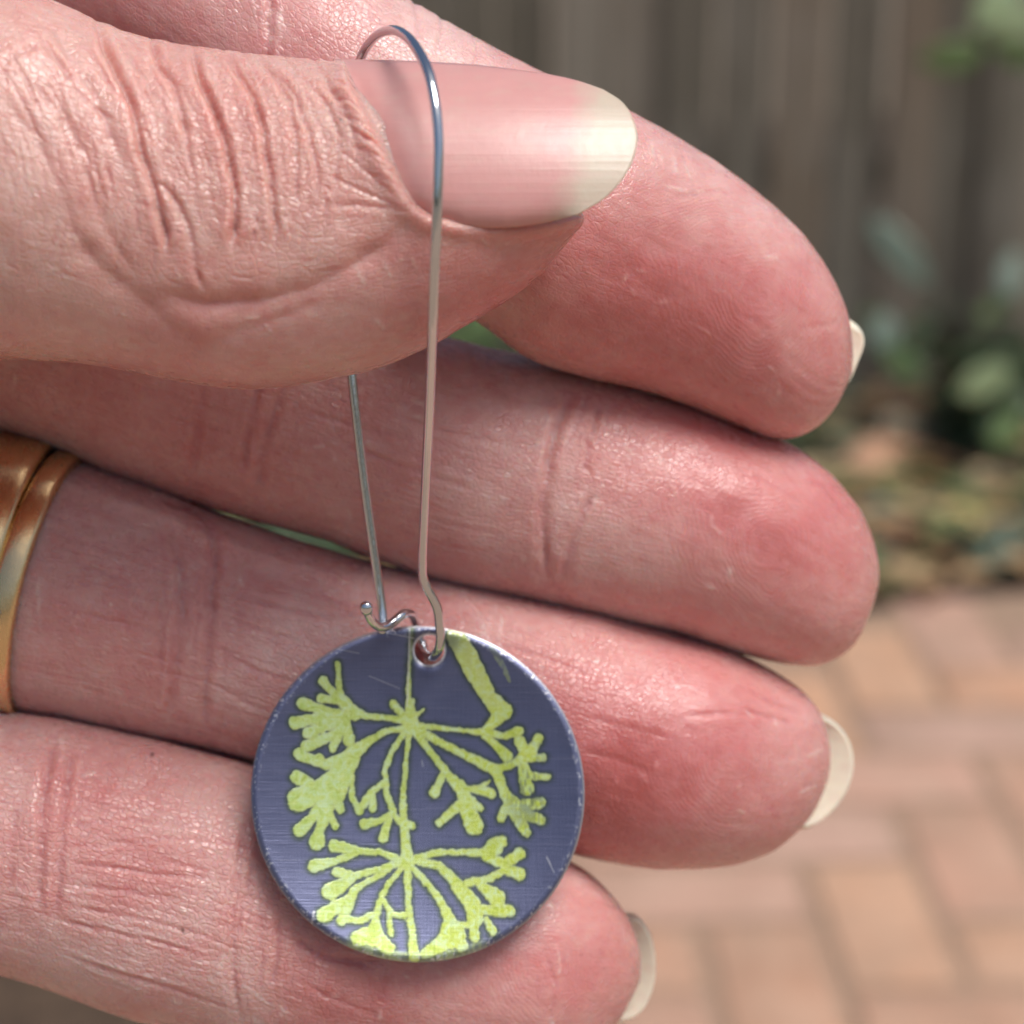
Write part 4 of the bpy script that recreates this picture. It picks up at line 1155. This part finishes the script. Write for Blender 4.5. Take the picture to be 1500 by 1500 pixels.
# print strokes, traced in enlarged coordinates (scale 2.726, offset 350,880): (x, y, half width)
ST = [
 [(690,110,5),(682,240,8),(676,350,11),(680,430,17),(682,500,30)], [(682,510,17),(668,620,12),(655,780,14),(658,880,20),(666,980,22),(672,1045,32)], [(672,1050,22),(675,1200,15),(690,1330,17),(700,1425,22)],
 [(668,475,16),(640,440,18),(615,412,14)], [(690,470,14),(692,400,10)], [(700,465,14),(735,436,5)], [(690,460,26),(685,500,34)],
 [(680,485,20),(600,468,13),(510,462,15),(440,430,28),(412,398,24)], [(412,400,20),(398,330,14),(395,250,9)], [(400,392,24),(355,345,18),(335,322,19)], [(392,398,18),(325,390,17)],
 [(470,460,20),(380,460,34),(310,430,24),(258,412,25)], [(380,465,34),(290,475,28),(225,487,25)], [(390,480,34),(320,510,26),(278,528,24)], [(420,490,34),(380,535,22),(272,580,25)], [(405,515,24),(376,588,17)], [(430,500,24),(440,560,22)],
 [(660,510,18),(590,520,15),(520,560,20),(460,605,40),(410,690,58),(370,760,55)], [(420,640,40),(330,652,20),(240,612,23)], [(350,660,20),(318,632,20)], [(400,705,48),(300,745,28),(232,705,25)], [(350,745,52),(242,795,46)],
 [(350,790,38),(290,870,25),(242,920,25)], [(350,830,36),(322,920,23),(312,965,30)], [(360,850,18),(385,900,15)], [(382,780,24),(405,832,17)], [(450,680,14),(450,780,13),(480,842,14)],
 [(665,520,15),(610,600,13),(582,680,13),(592,780,14),(622,860,15),(662,900,18)], [(588,720,13),(525,768,18),(482,838,14)], [(530,775,17),(536,832,15)], [(612,850,16),(560,880,16),(502,892,20)], [(602,870,16),(574,948,19)],
 [(660,885,20),(690,900,14)],
 [(700,500,20),(800,508,13),(900,520,12),(990,526,14)], [(990,526,15),(1060,540,18),(1118,520,19)], [(980,540,16),(1040,590,19),(1070,622,22)], [(990,512,20),(1030,470,34),(1060,440,30)],
 [(862,140,40),(905,210,48),(950,300,46),(1000,388,36),(1050,440,38)],
 [(710,510,20),(800,565,19),(900,615,18),(1030,680,24)], [(1030,676,17),(1100,650,18),(1160,612,32)], [(1150,620,24),(1120,562,22)], [(1160,610,24),(1196,552,19)], [(1160,630,18),(1215,626,14)], [(1130,652,22),(1165,700,18),(1232,705,13)], [(1130,662,18),(1150,752,27)],
 [(1030,690,26),(1060,770,24),(1100,822,36)], [(1100,822,32),(1205,808,20)], [(1100,840,28),(1208,876,19)], [(1100,842,32),(1146,925,19)], [(1070,820,24),(1048,870,17)],
 [(700,520,18),(770,610,16),(830,690,18),(895,760,36),(910,830,36),(940,898,36)], [(822,670,15),(800,730,18),(780,768,20)], [(900,752,18),(960,755,22),(1008,770,20)], [(880,815,24),(830,862,20),(797,890,14)], [(920,800,28),(962,830,14)], [(965,745,14),(1000,720,6)],
 [(650,1040,20),(570,1005,14),(470,1000,18),(382,980,24)], [(470,1010,15),(380,1042,18),(302,1060,25)],
 [(640,1050,18),(540,1080,14),(460,1100,20),(392,1086,19)], [(450,1112,22),(368,1162,33)], [(600,1075,13),(500,1130,13),(462,1155,20),(440,1212,24),(412,1276,20)], [(424,1200,24),(342,1255,30)], [(420,1275,18),(480,1280,16),(530,1258,14)],
 [(650,1070,15),(590,1140,13),(562,1200,15),(542,1280,20),(540,1340,42)], [(572,1190,13),(610,1250,11),(662,1260,13)], [(600,1240,11),(602,1310,14),(608,1328,13)], [(540,1330,42),(480,1350,32)], [(540,1340,42),(600,1392,24)],
 [(700,1030,18),(800,1005,16),(900,1005,13),(980,1010,23),(1020,985,36)], [(1020,980,34),(1045,965,24)], [(985,1020,23),(1060,1052,28),(1120,1010,22)], [(1060,1070,24),(1118,1092,24)], [(1060,1075,20),(1000,1112,18),(912,1128,16)],
 [(710,1040,20),(800,1060,20),(850,1110,26),(890,1160,34),(935,1220,40),(945,1270,30)], [(960,1132,22),(1030,1190,33)], [(950,1235,24),(1078,1240,23)], [(940,1280,20),(940,1345,20)], [(985,1270,14),(1012,1322,16)],
 [(695,1070,16),(760,1140,16),(810,1210,18),(838,1270,28),(850,1335,52)], [(850,1335,50),(790,1385,36),(740,1412,18)], [(870,1292,16),(940,1302,14)], [(870,1350,36),(890,1380,24)],
]
FAINT = [[(1005,180,9),(1030,225,16),(1060,270,12),(1080,320,8)], [(835,150,14),(862,150,22)]]
x2, y2 = (X - 350) * 2.726, (Y - 880) * 2.726
flat = np.stack([x2.ravel(), y2.ravel()], 1)
jit = 3.2 * vnoise(flat / 16.0, 51) + 1.8 * vnoise(flat / 7.0, 52)
sdm = np.full(flat.shape[0], 1e9)
def stroke_sd(st, sd):
    st = np.array(st, float)
    st[:, 2] = st[:, 2] * 0.84 - 0.5
    st[-1, 2] = st[-1, 2] * 1.28
    for i in range(len(st) - 1):
        a, c_ = st[i], st[i + 1]
        w = max(a[2], c_[2]) + 45
        lo, hi = np.minimum(a, c_)[:2] - w, np.maximum(a, c_)[:2] + w
        k = np.where((flat[:, 0] > lo[0]) & (flat[:, 0] < hi[0]) & (flat[:, 1] > lo[1]) & (flat[:, 1] < hi[1]))[0]
        dx, dy = c_[0] - a[0], c_[1] - a[1]
        s = np.clip(((flat[k, 0] - a[0]) * dx + (flat[k, 1] - a[1]) * dy) / (dx * dx + dy * dy), 0, 1)
        d = np.hypot(flat[k, 0] - a[0] - s * dx, flat[k, 1] - a[1] - s * dy) - (a[2] + s * (c_[2] - a[2]))
        sd[k] = np.minimum(sd[k], d)
for st in ST: stroke_sd(st, sdm)
sdm = sdm + jit
ink = smooth01(0.5 - sdm / 5.0)
edge_dark = np.exp(-((sdm + 4.0) / 4.5) ** 2)
fadey = 1 - 0.75 * smooth01((330 - flat[:, 1]) / 200) * (np.abs(flat[:, 0] - 682) < 60)      # the stem is scraped thin near the top
worn = smooth01((vnoise(flat / np.array([9.0, 26.0]), 61) * 0.6 + 0.5 * vnoise(flat / 40.0, 62) + 0.12) / 0.3)
wz = np.exp(-((flat[:, 0] - 1160) / 90) ** 2 - ((flat[:, 1] - 760) / 170) ** 2)
ink = ink * fadey * (1 - 0.5 * wz * worn)
fd = np.full(flat.shape[0], 1e9)
for st in FAINT: stroke_sd(st, fd)
fm = smooth01(0.5 - (fd + jit) / 5.0) * (0.25 + 0.35 * worn)
ink = np.maximum(ink, 0.55 * fm)
ink *= 1 - 0.55 * np.exp(-((flat[:, 0] - 850) / 40) ** 2 - ((flat[:, 1] - 160) / 45) ** 2)      # dye rubbed dark beside the hole
band = smooth01((rr.ravel() - 0.93) / 0.03) * smooth01((flat[:, 1] - 1330) / 60) * (np.abs(flat[:, 0] - 690) < 300)
ink = np.maximum(ink, 0.5 * band * (0.5 + 0.5 * worn))
halo = np.exp(-(np.maximum(sdm, 0) / 13.0) ** 2) * (1 - ink)
pale = np.exp(-(seg_dist(flat[:, 0], flat[:, 1], [(862, 140), (905, 210), (990, 370)])[0] / 60.0) ** 2) * (0.6 + 0.4 * vnoise(flat / np.array([14.0, 60.0]), 73)) + 0.8 * (1 - fadey)
pale = np.clip(pale + 0.35 * edge_dark, 0, 1)
chip = smooth01((vnoise(flat / 8.0, 71) + 0.25 * vnoise(flat / 3.0, 72) - 0.55) / 0.2)
bare = smooth01((rr.ravel() - 0.984) / 0.012) * (0.35 + 0.65 * smooth01((-(y2.ravel() - 760) + (x2.ravel() - 700) * 1.2 + 300) / 700)) * 0.7
bare = np.maximum(bare, chip * smooth01((rr.ravel() - 0.94) / 0.04) * 0.8)
hd = np.hypot(X - HC[0], Y - HC[1]).ravel()
bare = np.maximum(bare, smooth01((HR + 4.5 - hd) / 4.0))
for sx0, sy0, sx1, sy1, w in ((682, 110, 672, 420, 3.0), (600, 130, 700, 150, 1.6), (1230, 1025, 1258, 1085, 3.0), (300, 1240, 290, 1290, 4.0), (520, 300, 640, 350, 1.3), (270, 170, 480, 210, 1.2), (730, 640, 735, 660, 2.2)):
    D, _ = seg_dist(flat[:, 0], flat[:, 1], [(sx0, sy0), (sx1, sy1)])
    bare = np.maximum(bare, 0.55 * smooth01((w - D) / 1.5 + 0.5))
duv = np.stack([((X - DC[0]) * k_).ravel(), ((Y - DC[1]) * k_).ravel(), np.zeros(X.size)], 1)
back = W(Xb, Yb, Zb * mm).reshape(-1, 3)
kk = nr * na
ff = grid_faces(nr, na)
# back face only needs a few rows: inner ring, mid, rim
sel = [0, nr // 3, 2 * nr // 3, nr - 8, nr - 1]
bk = np.concatenate([back.reshape(nr, na, 3)[s] for s in sel])
fb = grid_faces(len(sel), na)[:, ::-1] + kk
j = np.arange(na); j2 = (j + 1) % na
outer = np.stack([(nr - 1) * na + j, (nr - 1) * na + j2, kk + (len(sel) - 1) * na + j2, kk + (len(sel) - 1) * na + j], 1)
inner = np.stack([j, kk + j, kk + j2, j2], 1)
Vd = np.vstack([front.reshape(-1, 3), bk])
nb = len(bk)
z0 = np.zeros(nb)
bb = np.ones(nb)
me = mesh_from('disc', Vd, np.vstack([ff, fb, outer, inner]), disc_material(),
               attrs=dict(ink=np.concatenate([ink, z0]), halo=np.concatenate([halo, z0]), pale=np.concatenate([pale, z0]), bare=np.concatenate([bare, bb * 0.85]), duv=np.vstack([duv, np.zeros((nb, 3))])))
bmx = bmesh.new(); bmx.from_mesh(me); bmesh.ops.recalc_face_normals(bmx, faces=bmx.faces); bmx.to_mesh(me); bmx.free()
d_ = part('disc', me, earring)
d_['label'] = 'domed metal disc with yellow green umbel flowers'
for o in list(bpy.data.objects):
    if '_o' in o: del o['_o']
